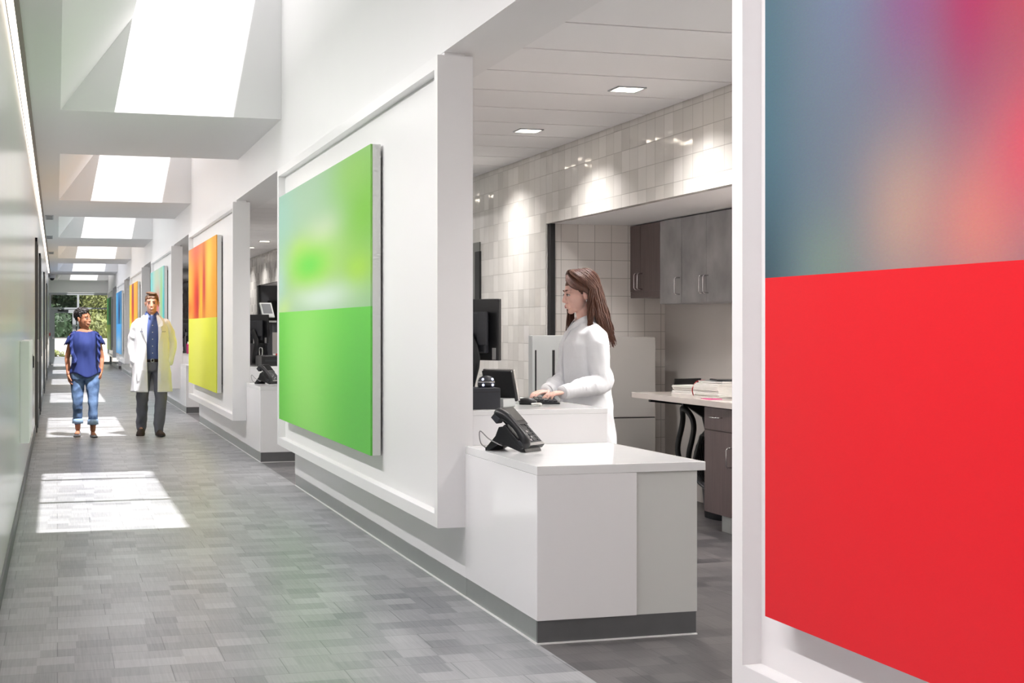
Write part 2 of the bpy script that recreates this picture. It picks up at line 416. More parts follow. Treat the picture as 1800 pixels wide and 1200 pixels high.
# ---- staff side: tile wall with alcoves, plank ceiling
AL = {0: (7.25, 11.68), 1: (16.55, 20.98), 2: (25.85, 30.28)}
bm = bmesh.new(); y = YB
for k in range(3):
    a, b = AL[k]; box(bm, XT, XT + .06, y, a, 0, 2.95); box(bm, XT, XT + .06, a, b, 2.27, 2.95); y = b
box(bm, XT, XT + .06, y, YE, 0, 2.95)
struct(obj('wall_tile', bm, 'tileY'), 'glossy white tiled wall behind the desks')
bm = bmesh.new(); box(bm, XB, XB + .1, YB, YE, 0, 2.95)
struct(obj('wall_outer', bm, 'backpaint'))
for k in range(3):
    a, b = AL[k]
    struct(obj('wall_alcove', B(XT + .06, XB, b, b + .1, 0, 2.95), 'tileX' if k == 0 else 'slate'))
    struct(obj('wall_alcove', B(XT + .06, XB, a - .1, a, 0, 2.95), 'backpaint'))
    struct(obj('ceiling_alcove', B(XT + .06, XB, a, b, 2.27, 2.37), 'ceil'))
    bm = bmesh.new(); box(bm, XT - .003, XT + .062, b - .008, b, 0, 2.27); box(bm, XT + .02, XT + .062, b - .055, b - .008, 0, 2.27, 1)
    struct(obj('trim_%d' % (k + 2), bm, ['chrome', 'dark']))
bm = bmesh.new(); y = 7.394 - .678 * 30
while y < YE:
    if y > YB - .5: box(bm, 2.29, XT - .012, y + .011, y + .667, 2.87, 2.895)
    y += .678
M['plank'] = mat('bright white ceiling plank', (246, 245, 245), .75)
struct(obj('ceiling', bm, 'plank'), 'white plank ceiling over the staff area')
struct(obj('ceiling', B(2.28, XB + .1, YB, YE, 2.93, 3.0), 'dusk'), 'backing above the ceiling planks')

# ---- panels hung between corridor and desks
for k in range(K0, K1 + 1):
    a, b = 7.42 + P * k, 13.23 + P * k; z0, z1 = .367, 2.815; r = .068
    bm = bmesh.new(); box(bm, 1.94, 2.07, a, b, z0, z1)
    for q in ((a, a + r, z0, z1), (b - r, b, z0, z1), (a + r, b - r, z0, z0 + r), (a + r, b - r, z1 - r, z1)): box(bm, 1.88, 1.94, *q)
    bmesh.ops.remove_doubles(bm, verts=bm.verts[:], dist=1e-5)
    struct(obj('wall_panel', bm, 'rim'), 'white framed display panel wall beside the corridor')
    bm = bmesh.new(); box(bm, 2.03, 2.14, a, b - .05, .105, .366)
    struct(obj('wall_low', bm, 'gloss'), 'low gloss wall below the display panel')
    struct(obj('baseboard_right', B(2.035, 2.13, a, b - .05, 0, .105), 'steel'))
    struct(obj('baseboard_right', B(2.026, 2.036, 6.22 + P * k, b - .05, 0, .006), 'rim'))

# ------------------------------------------------------------------ artworks
def art_mat(name, top, blobs, bottom, bblobs=(), streak=0, split=.4796):
    """blobs: (u, v, su, sv, colour, strength) soft spots of ink; v counted 0..1 over the whole print"""
    N = NT(name); tc = N.n('ShaderNodeTexCoord'); sep = N.n('ShaderNodeSeparateXYZ'); N.l(tc.outputs['UV'], sep.inputs[0])
    nz = N.n('ShaderNodeTexNoise', i_Scale=2.2, i_Detail=2.0); N.l(tc.outputs['UV'], nz.inputs['Vector'])
    off = N.math('MULTIPLY', N.math('SUBTRACT', nz.outputs[0], .5), .05)
    U = N.math('ADD', sep.outputs[0], off); V = N.math('SUBTRACT', sep.outputs[1], off)
    def layer(base, bl):
        c = S(*base) if isinstance(base, tuple) else base
        for u, v, su, sv, col, k in bl:
            du = N.math('DIVIDE', N.math('SUBTRACT', U if su > .03 else sep.outputs[0], u), su); dv = N.math('DIVIDE', N.math('SUBTRACT', V, v), sv)
            q = N.math('ADD', N.math('MULTIPLY', du, du), N.math('MULTIPLY', dv, dv))
            e = N.math('MULTIPLY', N.math('POWER', 2.71828, N.math('MULTIPLY', q, -1.0)), k)
            c = N.mix(e, c, S(*col))
        return c
    A = layer(top, blobs); Bm = layer(bottom, bblobs)
    c = N.mix(N.math('GREATER_THAN', sep.outputs[1], split), Bm, A)
    gr = N.n('ShaderNodeTexNoise', i_Scale=420.0, i_Detail=1.0); N.l(tc.outputs['UV'], gr.inputs['Vector'])
    N.l(N.mix(.12, c, gr.outputs['Color'], 'SOFT_LIGHT'), N.b.inputs['Base Color'])
    N.b.inputs['Roughness'].default_value = .5; N.b.inputs['Specular IOR Level'].default_value = .25
    return N.m
M['art-1'] = art_mat('print teal crimson over red', (104, 118, 132), [
    (-.01, .70, .07, .5, (70, 106, 120), 1), (-.02, .47, .06, .12, (50, 72, 82), .9), (.09, .49, .05, .07, (118, 140, 126), .7), (.11, .88, .05, .15, (104, 122, 148), .8),
    (.185, .82, .045, .12, (128, 84, 132), .9), (.18, .54, .05, .10, (176, 150, 136), .9), (.24, .80, .035, .16, (146, 44, 100), .9), (.255, .52, .05, .09, (206, 134, 122), .9),
    (.30, .60, .04, .08, (216, 92, 108), .9), (.335, .82, .085, .16, (190, 8, 50), 1), (.30, .92, .06, .08, (150, 4, 40), .9), (.62, .7, .25, .5, (190, 20, 50), 1)],
    (224, 28, 40), [(0, .25, .1, .3, (216, 36, 44), .6)])
M['art0'] = art_mat('print mottled green over green', (160, 190, 162), [
    (0, .9, .2, .3, (150, 194, 180), .8), (.95, .8, .28, .3, (118, 184, 66), 1), (.85, .95, .2, .1, (140, 190, 90), .7), (.30, .74, .14, .05, (170, 208, 110), .7), (.55, .78, .16, .06, (196, 206, 190), .8),
    (.42, .655, .34, .12, (178, 214, 84), 1), (.40, .665, .22, .07, (112, 208, 80), 1.0), (.9, .60, .14, .06, (158, 206, 66), .9), (.55, .53, .3, .05, (206, 222, 208), .9), (.05, .5, .12, .05, (190, 220, 120), .8), (0, .6, .1, .1, (168, 202, 190), .8)],
    (112, 206, 76), [(.38, .2, .28, .5, (150, 218, 110), .9), (.95, .2, .3, .5, (96, 188, 76), .9), (0, .3, .1, .4, (104, 196, 72), .9)])
M['art1'] = art_mat('print red orange streaks over yellow', (236, 170, 60), [
    (.0, .8, .15, .4, (240, 190, 70), 1), (.3, .98, .35, .12, (224, 120, 110), .8), (.30, .62, .12, .3, (226, 60, 40), 1), (.36, .6, .05, .18, (196, 30, 44), .9), (.60, .72, .06, .24, (200, 30, 56), 1), (.02, .56, .16, .06, (236, 110, 40), .8),
    (.78, .85, .1, .25, (240, 210, 90), .9), (.95, .65, .1, .2, (232, 160, 40), .8), (.50, .6, .02, .15, (250, 205, 50), 1), (.43, .52, .012, .06, (250, 200, 60), .9)],
    (232, 238, 70), [(.35, .3, .3, .4, (236, 240, 110), .8), (.95, .3, .2, .5, (196, 204, 66), .7)])
M['art2'] = art_mat('print teal with red glow', (160, 214, 206), [
    (.1, .7, .14, .5, (110, 206, 206), .9), (.55, .66, .2, .2, (226, 92, 84), .95), (.5, .95, .25, .2, (196, 206, 176), .8), (.85, .7, .09, .3, (168, 206, 104), .9), (1, .6, .1, .3, (70, 196, 204), .9)],
    (90, 200, 206), [(.5, .3, .3, .3, (140, 214, 214), .6)])
M['art3'] = art_mat('print yellow with red flame', (240, 216, 60), [
    (.45, .8, .22, .45, (232, 110, 60), 1), (.45, .7, .12, .3, (200, 34, 50), 1), (.45, .92, .07, .2, (80, 60, 120), .95), (.9, .8, .12, .4, (240, 140, 80), .9)],
    (226, 232, 70), [(.5, .3, .3, .3, (236, 240, 90), .7)])
M['art4'] = art_mat('print dark blue over light blue', (70, 150, 210), [
    (.65, .7, .3, .3, (24, 56, 104), 1), (.1, .8, .12, .4, (90, 190, 236), .9), (.9, .55, .1, .2, (60, 180, 220), .8)],
    (84, 174, 236), [(.5, .15, .4, .12, (180, 220, 244), .8)])
M['art5'] = art_mat('print deep green over lime', (80, 190, 90), [(.7, .75, .3, .4, (24, 70, 50), 1), (.1, .8, .15, .4, (100, 210, 120), .8)],
    (176, 214, 60), [(.6, .1, .4, .2, (150, 190, 120), .8)])
ART = {-1: 'large canvas print fading from teal to crimson above flat red, nearest the camera',
       0: 'large canvas print of mottled pale green above a flat green half',
       1: 'canvas print of vertical red and orange streaks above a yellow half',
       2: 'canvas print of teal edges around a red glow, behind the man in the white coat',
       3: 'canvas print of yellow with a dark red flame, left of the man',
       4: 'canvas print of dark blue above light blue down the corridor',
       5: 'farthest canvas print, dark green above lime, beside the end window'}
for k in range(K0, K1 + 1):
    a, b = 9.03 + P * k, 12.98 + P * k; z0, z1 = .61, 2.545
    cy = (a + b) / 2; hy = (b - a) / 2
    t = thing('canvas_print', ART[k], 'artwork', (1.94, cy, z0), 0, 'colour canvas prints along the corridor')
    obj('stretcher_frame', B(-.068, -.015, -hy, hy, 0, z1 - z0), 'greypanel', t, bevel=.003)
    bm = bmesh.new(); f = quad(bm, [(-.080, hy, 0), (-.080, -hy, 0), (-.080, -hy, z1 - z0), (-.080, hy, z1 - z0)])
    uv = bm.loops.layers.uv.new('UVMap')
    for l_, c in zip(f.loops, ((0, 0), (1, 0), (1, 1), (0, 1))): l_[uv].uv = c
    r = bmesh.ops.extrude_face_region(bm, geom=[f]); 
    for v in [g_ for g_ in r['geom'] if isinstance(g_, bmesh.types.BMVert)]: v.co.x += .012
    obj('printed_face', bm, 'art%d' % k, t)
    obj('wall_cleat', B(-.016, .0, -hy + .06, hy - .03, .1, z1 - z0 - .08), 'dark', t)

# ------------------------------------------------------------------ reception desks
def make_desk():
    t = thing('reception_desk', '', 'desk', (2.03, 6.22, 0))
    L = 2.1; W = .79
    obj('side_panel', B(0, .022, .022, 1.20, .105, .7495), 'gloss', t, bevel=.0015)
    bm = B(.475, .775, .012, .03, .105, .75); obj('end_panel', bm, 'greypanel', t)
    bm = B(0, .474, 0, .022, .105, .7495); obj('end_cover', bm, 'gloss', t, bevel=.0015)
    bm = bmesh.new(); prism(bm, [(0, 0), (.813, 0), (.795, 1.21), (.795, L), (.042, L), (.042, 1.201), (0, 1.2)], 2, .75, .79); obj('desk_top', bm, 'quartz', t, bevel=.002)
    obj('back_panel', B(.75, .775, .03, L - .02, .105, .75), 'greypanel', t)
    bm = bmesh.new(); box(bm, .006, .77, .012, .03, 0, .104); obj('kick_plate', bm, 'dsteel', t)
    bm = bmesh.new(); box(bm, .006, .02, .03, 1.2, 0, .104); obj('kick_plate', bm, 'steel', t)
    bm = bmesh.new(); box(bm, .0, .772, .0, .012, 0, .006); obj('caulk_line', bm, 'rim', t)
    obj('riser_panel', B(.042, .79, 1.21, 1.235, .79, .95), 'gloss', t, bevel=.0015)
    obj('riser_top', B(.042, .792, 1.208, L, .945, .972), 'quartz', t, bevel=.002)
    obj('riser_support', B(.06, .78, L - .05, L - .02, .79, .945), 'greypanel', t)
    return t
desk0 = make_desk()
DL = ['white gloss reception desk nearest the camera, with the woman in a white coat behind it', 'white gloss reception desk just beyond the mottled green print',
      'white gloss reception desk just beyond the red and yellow print', 'white gloss reception desk beyond the man in the white coat',
      'white gloss reception desk between the yellow print and the blue print', 'white gloss reception desk farthest down the corridor']
desk0['group'] = 'reception desks along the corridor'
for k in range(0, 6):
    t = desk0 if k == 0 else copy_tree(desk0)
    t.location = (2.03, 6.22 + P * k, 0); t['label'] = DL[k]

def make_phone():
    """user side is -y, handset at -x"""
    t = thing('desk_phone', '', 'phone'); 
    a = math.radians(43); R = Matrix.Translation((0, -.105, .022)) @ Matrix.Rotation(a, 4, 'X')
    bm = bmesh.new(); box(bm, -.10, .10, 0, .155, -.012, .012, mx=R); box(bm, -.045, .10, .14, .262, -.012, .018, mx=R)
    obj('body', bm, 'black', t, bevel=.004)
    obj('front_strip', box(bmesh.new(), -.04, .097, .002, .018, .0125, .0145, mx=R), 'chrome', t)
    bm = bmesh.new(); box(bm, -.035, .09, .165, .252, .0185, .020, mx=R); obj('display', bm, 'screen', t)
    n = 0
    for r in range(4):
        for c in range(3): obj('key', box(bmesh.new(), -.025 + c * .026, -.010 + c * .026, .03 + r * .019, .041 + r * .019, .0125, .0155, mx=R), 'bkey' if (r + c) % 2 else 'black2', t)
    for r in range(6): obj('key', box(bmesh.new(), .07, .086, .03 + r * .02, .040 + r * .02, .0125, .0155, mx=R), 'black2', t)
    obj('navigation_pad', box(bmesh.new(), -.015, .025, .115, .140, .0125, .016, mx=R), 'black2', t)
    bm = bmesh.new(); tube(bm, [R @ Vector(p) for p in ((-.075, .01, .016), (-.075, .035, .034), (-.075, .11, .042), (-.075, .19, .034), (-.075, .225, .016))], [.025, .024, .019, .024, .027], 12, 3)
    obj('handset', bm, 'black', t, True)
    obj('cradle', box(bmesh.new(), -.10, -.05, .01, .04, .0, .018, mx=R), 'black2', t, bevel=.003); obj('cradle', box(bmesh.new(), -.10, -.05, .19, .235, -.02, .012, mx=R), 'black2', t, bevel=.003)
    bm = bmesh.new(); prism(bm, [(-.10, .02), (.02, .125), (.05, .12), (.07, .075), (.13, .012), (.13, 0), (.11, 0), (.04, .04), (-.02, .02), (-.08, 0), (-.11, 0)], 0, -.075, .075)
    obj('stand', bm, 'black', t, bevel=.003)
    bm = bmesh.new(); tube(bm, [(-.09, .02, .03), (-.11, .08, .06), (-.12, .13, .10), (-.10, .14, .04), (-.06, .13, .01)], .003, 6, 5); obj('cord', bm, 'bkey', t, True)
    return t
def make_monitor():
    """back faces +y, screen -y"""
    t = thing('computer_monitor', '', 'monitor')
    obj('bezel', B(-.22, .22, -.012, .012, .250, .592), 'black', t, bevel=.005)
    obj('display', B(-.205, .205, -.0135, -.0115, .265, .577), 'screen', t)
    bm = bmesh.new(); box(bm, -.15, .18, .012, .045, .29, .52); obj('back_cover', bm, 'black2', t, bevel=.01)
    bm = bmesh.new(); box(bm, -.17, -.10, .045, .060, .335, .52); obj('side_module', bm, 'black2', t, bevel=.004)
    bm = bmesh.new(); box(bm, -.20, -.178, .012, .020, .255, .32); obj('port_cover', bm, 'bkey', t)
    obj('cable_clip', B(-.08, -.04, .045, .07, .25, .31), 'paper', t)
    bm = bmesh.new(); tube(bm, [(-.02, .05, .40), (-.11, .085, .27), (-.05, .06, .12), (0, .02, .02)], [.035, .034, .032, .035], 12, 3, flat=.5, ref=(1, 0, 0)); obj('neck', bm, 'black', t, True)
    obj('foot', prism(bmesh.new(), [(-.13, -.09), (.13, -.09), (.13, .07), (.05, .10), (-.05, .10), (-.13, .07)], 2, 0, .015), 'black', t, bevel=.004)
    return t
def make_tablet():
    t = thing('payment_tablet', '', 'tablet')
    obj('base', B(-.09, .09, -.05, .07, 0, .045), 'lightsteel', t, bevel=.004)
    R = Matrix.Translation((0, -.055, .03)) @ Matrix.Rotation(math.radians(72), 4, 'X')
    obj('casing', box(bmesh.new(), -.10, .10, 0, .175, -.012, .008, mx=R), 'black', t, bevel=.004)
    obj('frame', box(bmesh.new(), -.103, .103, -.003, .178, .006, .020, mx=R), 'chrome', t, bevel=.002)
    obj('display', box(bmesh.new(), -.09, .09, .01, .165, .020, .0215, mx=R), 'screen', t)
    return t
def make_keyboard():
    t = thing('keyboard', '', 'keyboard')
    obj('tray', prism(bmesh.new(), [(-.075, 0), (.075, 0), (.075, .022), (-.075, .010)], 0, -.21, .21), 'black', t, bevel=.003)
    for r in range(5):
        bm = bmesh.new()
        for c in range(15):
            x = -.2 + c * .0265; y = -.06 + r * .026; z = .011 + (y + .075) * .085
            box(bm, x, x + .022, y, y + .021, z, z + .007)
        obj('key_row', bm, 'black2', t)
    return t
def make_drawer():
    t = thing('cash_box', '', 'box')
    obj('body', B(.0, .16, -.10, .10, 0, .112), 'black2', t, bevel=.003); obj('lid_line', B(-.001, .161, -.101, .101, .090, .093), 'black', t)
    return t
def make_puck():
    t = thing('hand_scanner', '', 'scanner')
    bm = bmesh.new(); prof = [(.042, 0), (.048, .012), (.047, .032), (.038, .052), (.02, .062), (.003, .064)]
    loft(bm, [ering((0, 0, z), r, r * .8, 24) for r, z in prof]); obj('shell', bm, 'black2', t, True)
    bm = bmesh.new(); loft(bm, [ering((0, 0, z), .0485, .039, 24) for z in (.026, .031)]); obj('band', bm, 'chrome', t, True)
    for x in (-.026, .026):
        for z in (.014, .044): obj('indicator_light', ell(bmesh.new(), (x, -.033 + (.006 if z > .03 else 0), z), (.007, .004, .007), sub=2), 'bluelight', t, True)
    return t
def make_mouse():
    t = thing('computer_mouse', '', 'mouse'); bm = bmesh.new(); loft(bm, [ering((0, -.002, 0), .03, .05, 20), ering((0, 0, .02), .031, .052, 20), ering((0, .006, .034), .022, .036, 20), ering((0, .01, .038), .006, .01, 20)])
    obj('shell', bm, 'black', t, True); obj('wheel', cyl(bmesh.new(), (-.003, -.03, .031), .006, .006, 12, 'x'), 'bkey', t, True); return t
def place(t, loc, rz, label, group=None):
    t.location = loc; t.rotation_euler = (0, 0, math.radians(rz)); t['label'] = label
    if group: t['group'] = group
    return t
ph = make_phone()
place(ph, (2.187, 7.055, .79), 40, 'black desk phone with tilted keypad on the nearest white desk', 'desk phones')
place(copy_tree(ph), (2.22, 16.35, .79), 40, 'black desk phone on the desk just beyond the green print', 'desk phones')
mo = make_monitor()
place(mo, (2.224, 8.016, .972), 122, 'black computer monitor seen from behind on the nearest desk', 'computer monitors')
place(copy_tree(mo), (2.24, 17.62, .972), 128, 'black monitor with its cable clip behind the phone, beyond the green print', 'computer monitors')
place(copy_tree(mo), (2.22, 27.2, .972), 120, 'small dark monitor seen in the gap beside the yellow print', 'computer monitors')
place(make_tablet(), (2.315, 7.80, .972), 128, 'black tablet in a silver frame leaning on a grey base beside the monitor')
place(make_drawer(), (2.09, 7.62, .972), 0, 'low charcoal box on the raised desk top under the monitor')
place(make_puck(), (2.200, 7.62, 1.084), 0, 'dark dome scanner with four lit dots on the charcoal box')
place(make_mouse(), (2.53, 7.92, .972), 70, 'black mouse behind the phone, left of the keyboard')
kb = make_keyboard(); place(kb, (2.70, 8.12, .972), 74, 'black keyboard under the hands of the woman at the desk')
bm = B(-.055, .055, -.05, .05, 0, .032); hub = tag(obj('cable_hub', bm, 'lightsteel', None, bevel=.004), 'small light grey box on the desk between mouse and keyboard', 'box'); hub.location = (2.52, 8.08, .972); hub.rotation_euler = (0, 0, .3)
def cable(pts, label, r=.004, m='paper', sub=5):
    o = tag(obj('cable', tube(bmesh.new(), pts, r, 7, sub), m, None, True), label, 'cable'); return o
cable([(2.49, 7.72, .986), (2.53, 7.70, .988), (2.55, 7.74, .979), (2.56, 7.80, .977)], 'short white cable curling off the tablet base', .005)
# second desk's machines
t = thing('label_printer', 'black printer with a red tag on the second desk, above the phone', 'printer', (2.37, 17.1, .972), math.radians(8))
obj('body', B(-.16, .16, -.14, .14, 0, .12), 'black', t, bevel=.012); obj('paper_slot', B(-.12, .12, -.142, -.139, .05, .07), 'black2', t)
obj('red_tag', B(.0, .09, -.146, -.14, .12, .14), 'red', t); obj('white_tag', B(-.03, .0, -.146, -.14, .12, .14), 'paper', t)
bm = bmesh.new(); tube(bm, [(-.15, -.12, .12), (-.15, -.12, .20), (-.12, .1, .20), (-.12, .1, .12)], .006, 8, 3); tube(bm, [(.13, -.12, .12), (.11, -.12, .21), (.13, .1, .21), (.14, .1, .12)], .006, 8, 3)
obj('wire_guard', bm, 'chrome', t, True)
t = thing('tablet_stand', 'white framed tablet tilted on top of the dark equipment beyond the green print', 'tablet', (2.42, 17.75, 1.53), math.radians(20))
R = Matrix.Rotation(math.radians(62), 4, 'X'); obj('frame', box(bmesh.new(), -.08, .08, 0, .20, -.01, .008, mx=R), 'lightsteel', t, bevel=.004); obj('display', box(bmesh.new(), -.06, .06, .05, .18, .008, .010, mx=R), 'slate', t)
t = thing('equipment_tower', 'tall black computer tower beside the monitor on the second desk', 'computer', (2.33, 17.9, .972), math.radians(14))
obj('casing', B(-.09, .12, -.12, .12, 0, .50), 'black2', t, bevel=.01)
obj('top_tray', B(-.10, .16, -.14, .12, .50, .52), 'lightsteel', t)
bm = bmesh.new()
for i in range(5): tube(bm, [(-.07 + i * .03, -.125, .48), (-.075 + i * .035, -.16, .36), (-.05 + i * .02, -.15, .22), (-.06 + i * .03, -.13, .05)], .008, 7, 4)
obj('cable', bm, 'black', t, True)
t = thing('file_holder', 'magenta file holder on the desk seen beside the yellow print', 'file holder', (2.16, 25.6, .972), 0)
bm = bmesh.new(); prism(bm, [(-.05, 0), (.12, 0), (.12, .16), (-.05, .10)], 0, -.05, -.045); prism(bm, [(-.05, 0), (.12, 0), (.12, .16), (-.05, .10)], 0, .045, .05); box(bm, -.05, .05, -.05, -.045, 0, .16); box(bm, -.05, .05, .115, .12, 0, .17); box(bm, -.05, .05, -.05, .12, 0, .004)
obj('shell', bm, 'pink', t); obj('papers', B(-.035, .035, -.03, .10, .005, .20), 'paper', t)
t = thing('coffee_machine', 'black machine standing behind the magenta file holder', 'machine', (2.22, 26.1, .972), 0)
obj('body', B(-.10, .14, -.10, .12, 0, .30), 'black', t, bevel=.015); obj('head', B(-.09, .13, -.16, .10, .30, .36), 'black2', t, bevel=.01); obj('handle', tube(bmesh.new(), [(-.05, -.12, .06), (-.05, -.17, .10), (-.05, -.17, .2), (-.05, -.12, .24)], .008, 8, 3), 'chrome', t, True)

# ------------------------------------------------------------------ the alcove beside the woman
def handle(parent, x, y, z, h, m='chrome', horiz=False):
    d = h / 2
    pts = [(x, y, z - d), (x - .044, y, z - d), (x - .044, y, z + d), (x, y, z + d)] if not horiz else [(x, y - d, z), (x - .044, y - d, z), (x - .044, y + d, z), (x, y + d, z)]
    bm = bmesh.new(); P_ = [Vector(p) for p in pts]
    q = [P_[0], P_[0].lerp(P_[1], .8), P_[1].lerp(P_[2], .08), P_[1].lerp(P_[2], .92), P_[3].lerp(P_[2], .8), P_[3]]
    tube(bm, q, .0055, 8); return obj('handle', bm, m, parent, True)
XC = 4.64
def wall_cabinet(y0, y1, z0, z1, doors, m, label, rail, hz, hm='chrome', x=XC, hh=.13):
    t = thing('wall_cabinet', label, 'cabinet', (x, y0, z0)); h = z1 - z0
    obj('carcass', B(.02, XB - x, 0, y1 - y0, 0, h), m, t)
    if rail: obj('light_rail', B(.004, .02, 0, y1 - y0, 0, rail), m, t)
    for a, b, side in doors:
        dd = obj('door', B(0, .019, a - y0 + .002, b - y0 - .002, rail + .002, h - .004), m, t, bevel=.0012)
        yy = a - y0 + .035 if side < 0 else b - y0 - .035
        handle(dd, 0, yy, hz - z0, hh, hm)
    return t
ya, yb_, yc = onX(1095, 400, XC).y, onX(1126, 400, XC).y, onX(1160, 400, XC).y
wall_cabinet(yc + .002, min(ya, 11.675), 1.655, 2.262, [(yb_, min(ya, 11.675), -1), (yc, yb_, 1)], 'wood', 'dark plum wood wall cabinet with two doors and silver handles, left of the smoky one', .05, 1.79)
y1 = yc; ys = [onX(u, 400, XC - .01).y for u in (1160, 1198, 1241.5)]; 
wall_cabinet(ys[2] - .98, ys[0], 1.594, 2.262, [(ys[1], ys[0], -1), (ys[2], ys[1], -1), (ys[2] - .49, ys[2], 1), (ys[2] - .98, ys[2] - .49, -1)], 'wood2', 'smoky grey wall cabinet with cloudy sheen painted into its colour, nearest of the alcove cabinets', 0, 1.73, 'chrome', XC - .01)
# worktop, base cabinet
XW = 4.30
yl = onX(1110, 577, XW).y; 
t = thing('worktop', 'long beige quartz worktop under the wall cabinets', 'worktop', (XW, 7.3, .86))
obj('slab', B(0, XB - XW - .001, 0, yl - 7.3, 0, .042), 'quartz2', t, bevel=.002)
obj('bracket', prism(bmesh.new(), [(XB - XW - .002, -.002), (.10, -.002), (.10, -.03), (.40, -.06), (.55, -.16), (.60, -.35), (XB - XW - .002, -.35)], 1, 2.72, 2.755), 'black', t)
obj('bracket', prism(bmesh.new(), [(XB - XW - .002, -.002), (.10, -.002), (.10, -.03), (.40, -.06), (.55, -.16), (.60, -.35), (XB - XW - .002, -.35)], 1, 3.35, 3.385), 'black', t)
yk = onX(1238, 577, XW + .03).y
t = thing('base_cabinet', 'dark plum wood base cabinet with drawer and door under the worktop', 'cabinet', (XW + .03, yk - 1.2, 0))
obj('carcass', B(.02, XB - XW - .04, 0, 1.2, .12, .858), 'wood', t)
for i in range(2):
    a, b = 1.2 - .6 * i - .6, 1.2 - .6 * i
    dr = obj('drawer', B(0, .019, a + .002, b - .002, .70, .852), 'wood', t, bevel=.0012); handle(dr, 0, (a + b) / 2 + .07, .79, .12, horiz=True)
    dd = obj('door', B(0, .019, a + .002, b - .002, .125, .694), 'wood', t, bevel=.0012); handle(dd, 0, a + .05 + .10, .53, .13)
    obj('plinth', B(.06, .075, a, b - (.16 if i == 0 else 0), 0, .12), 'lightsteel', t)
# papers and small things on the worktop
zt = .902
def on_top(u, v, z=zt):
    t_ = (u - 900) / FPX; r = (math.sin(YAW) + t_ * math.cos(YAW), math.cos(YAW) - t_ * math.sin(YAW), -(v - HOR) / FPX); k = (z - CAMH) / r[2]
    return Vector((r[0] * k, r[1] * k, z))
def stack(name, loc, rz, wx, wy, n, th, label, cat='papers'):
    t = thing(name, label, cat, loc, math.radians(rz)); rr = random.Random(n)
    bm = bmesh.new()
    for i in range(n):
        dx, dy = rr.uniform(-.008, .008), rr.uniform(-.008, .008); box(bm, -wx + dx, wx + dx, -wy + dy, wy + dy, i * th, (i + .82) * th)
    obj('sheets', bm, 'paper', t); return t
stack('paper_stack', (4.62, 9.85, zt), 6, .12, .17, 12, .0085, 'tall stack of white papers on the worktop')
t = thing('notebook', 'thin pale notebook lying on the tall stack of papers', 'notebook', (4.62, 9.83, zt + .104), math.radians(10)); obj('pages', B(-.10, .10, -.15, .15, 0, .012), 'paper', t); obj('cover', B(-.103, .103, -.153, .153, .012, .0145), 'alu', t)
t = thing('tablet_case', 'flat black tablet case on top of the pale notebook', 'tablet', (4.63, 9.80, zt + .119), math.radians(-12)); obj('case', B(-.085, .085, -.12, .12, 0, .012), 'black', t, bevel=.003); obj('display', B(-.075, .075, -.105, .105, .012, .0128), 'screen', t)
t = stack('loose_papers', (4.66, 10.42, zt), 12, .09, .15, 8, .008, 'lower slanting pile of white papers left of the tall stack'); t.rotation_euler = (0, 0, .2)
t = thing('binder', 'open black binder holding papers at the back of the worktop', 'binder', (4.72, 10.70, zt), math.radians(8)); obj('cover', box(bmesh.new(), -.12, .12, -.01, 0, 0, .11, mx=Matrix.Rotation(.25, 4, 'X')), 'black', t); obj('spine', B(-.12, .12, -.03, .01, 0, .004), 'black2', t)
t = thing('lanyard', 'dark red cord lying over the edge of the papers', 'lanyard', (4.52, 10.05, zt)); obj('cord', tube(bmesh.new(), [(0, .06, .004), (-.02, .03, .05), (.0, 0, .105), (.05, -.03, .115)], .004, 7, 5), 'red', t, True)
t = thing('scissors', 'small silver scissors on the front of the worktop', 'scissors', (4.48, 9.52, zt), math.radians(70))
bm = bmesh.new()
for s_ in (-1, 1): tube(bm, [(s_ * .018 + .014 * math.cos(a), -.05 + .018 * math.sin(a), .006) for a in [i * PI / 6 for i in range(12)]] + [(s_ * .018 + .014, -.05, .006)], .003, 6)
obj('handles', bm, 'chrome', t, True); bm = bmesh.new(); box(bm, -.006, .006, -.035, .08, .002, .008); obj('blades', bm, 'chrome', t)
t = thing('pen_cup', 'small steel cup beside the scissors', 'cup', (4.50, 9.33, zt)); bm = bmesh.new(); loft(bm, [ering((0, 0, z), r, r, 20) for z, r in ((0, .022), (.07, .022), (.07, .019), (.01, .019))]); obj('cup', bm, 'chrome', t, True)
t = thing('steel_tumbler', 'narrow steel tube cup right beside the pen cup', 'cup', (4.46, 9.26, zt)); bm = bmesh.new(); loft(bm, [ering((0, 0, z), r, r, 20) for z, r in ((0, .018), (.085, .018), (.085, .015), (.01, .015))]); obj('cup', bm, 'chrome', t, True)
tag(obj('pink_note', B(-.05, .05, -.07, .07, 0, .003), 'pink', None, loc=(4.41, 9.55, zt)), 'pink note sheet on the worktop edge', 'note')
# cable loops in the knee space
bm = bmesh.new()
c = Vector((4.60, 9.95, .42))
def ringpts(c, ry, rz, x=0, n=18, ph=0): return [(c[0] + x + .02 * math.sin(3 * a), c[1] + ry * math.cos(a + ph), c[2] + rz * math.sin(a + ph)) for a in [2 * PI * i / n for i in range(n + 1)]]
for i in range(9): tube(bm, ringpts(c, .20 + .012 * i, .20 + .008 * i, x=-.05 + .012 * i, ph=.2 * i), .011, 7, 2)
ck = thing('cable_coil', 'thick black coil of cables hanging under the worktop', 'cables', (0, 0, 0)); obj('cable', bm, 'black', ck, True)
bm = bmesh.new(); tube(bm, ringpts((4.60, 10.43, .56), .12, .23), .022, 10, 3); tube(bm, [(4.60, 10.43, .78), (4.61, 10.42, .835)], .015, 8); 
tag(obj('cable_loop', bm, 'black', None, True), 'single black hose loop hanging left of the cable coil', 'cables')
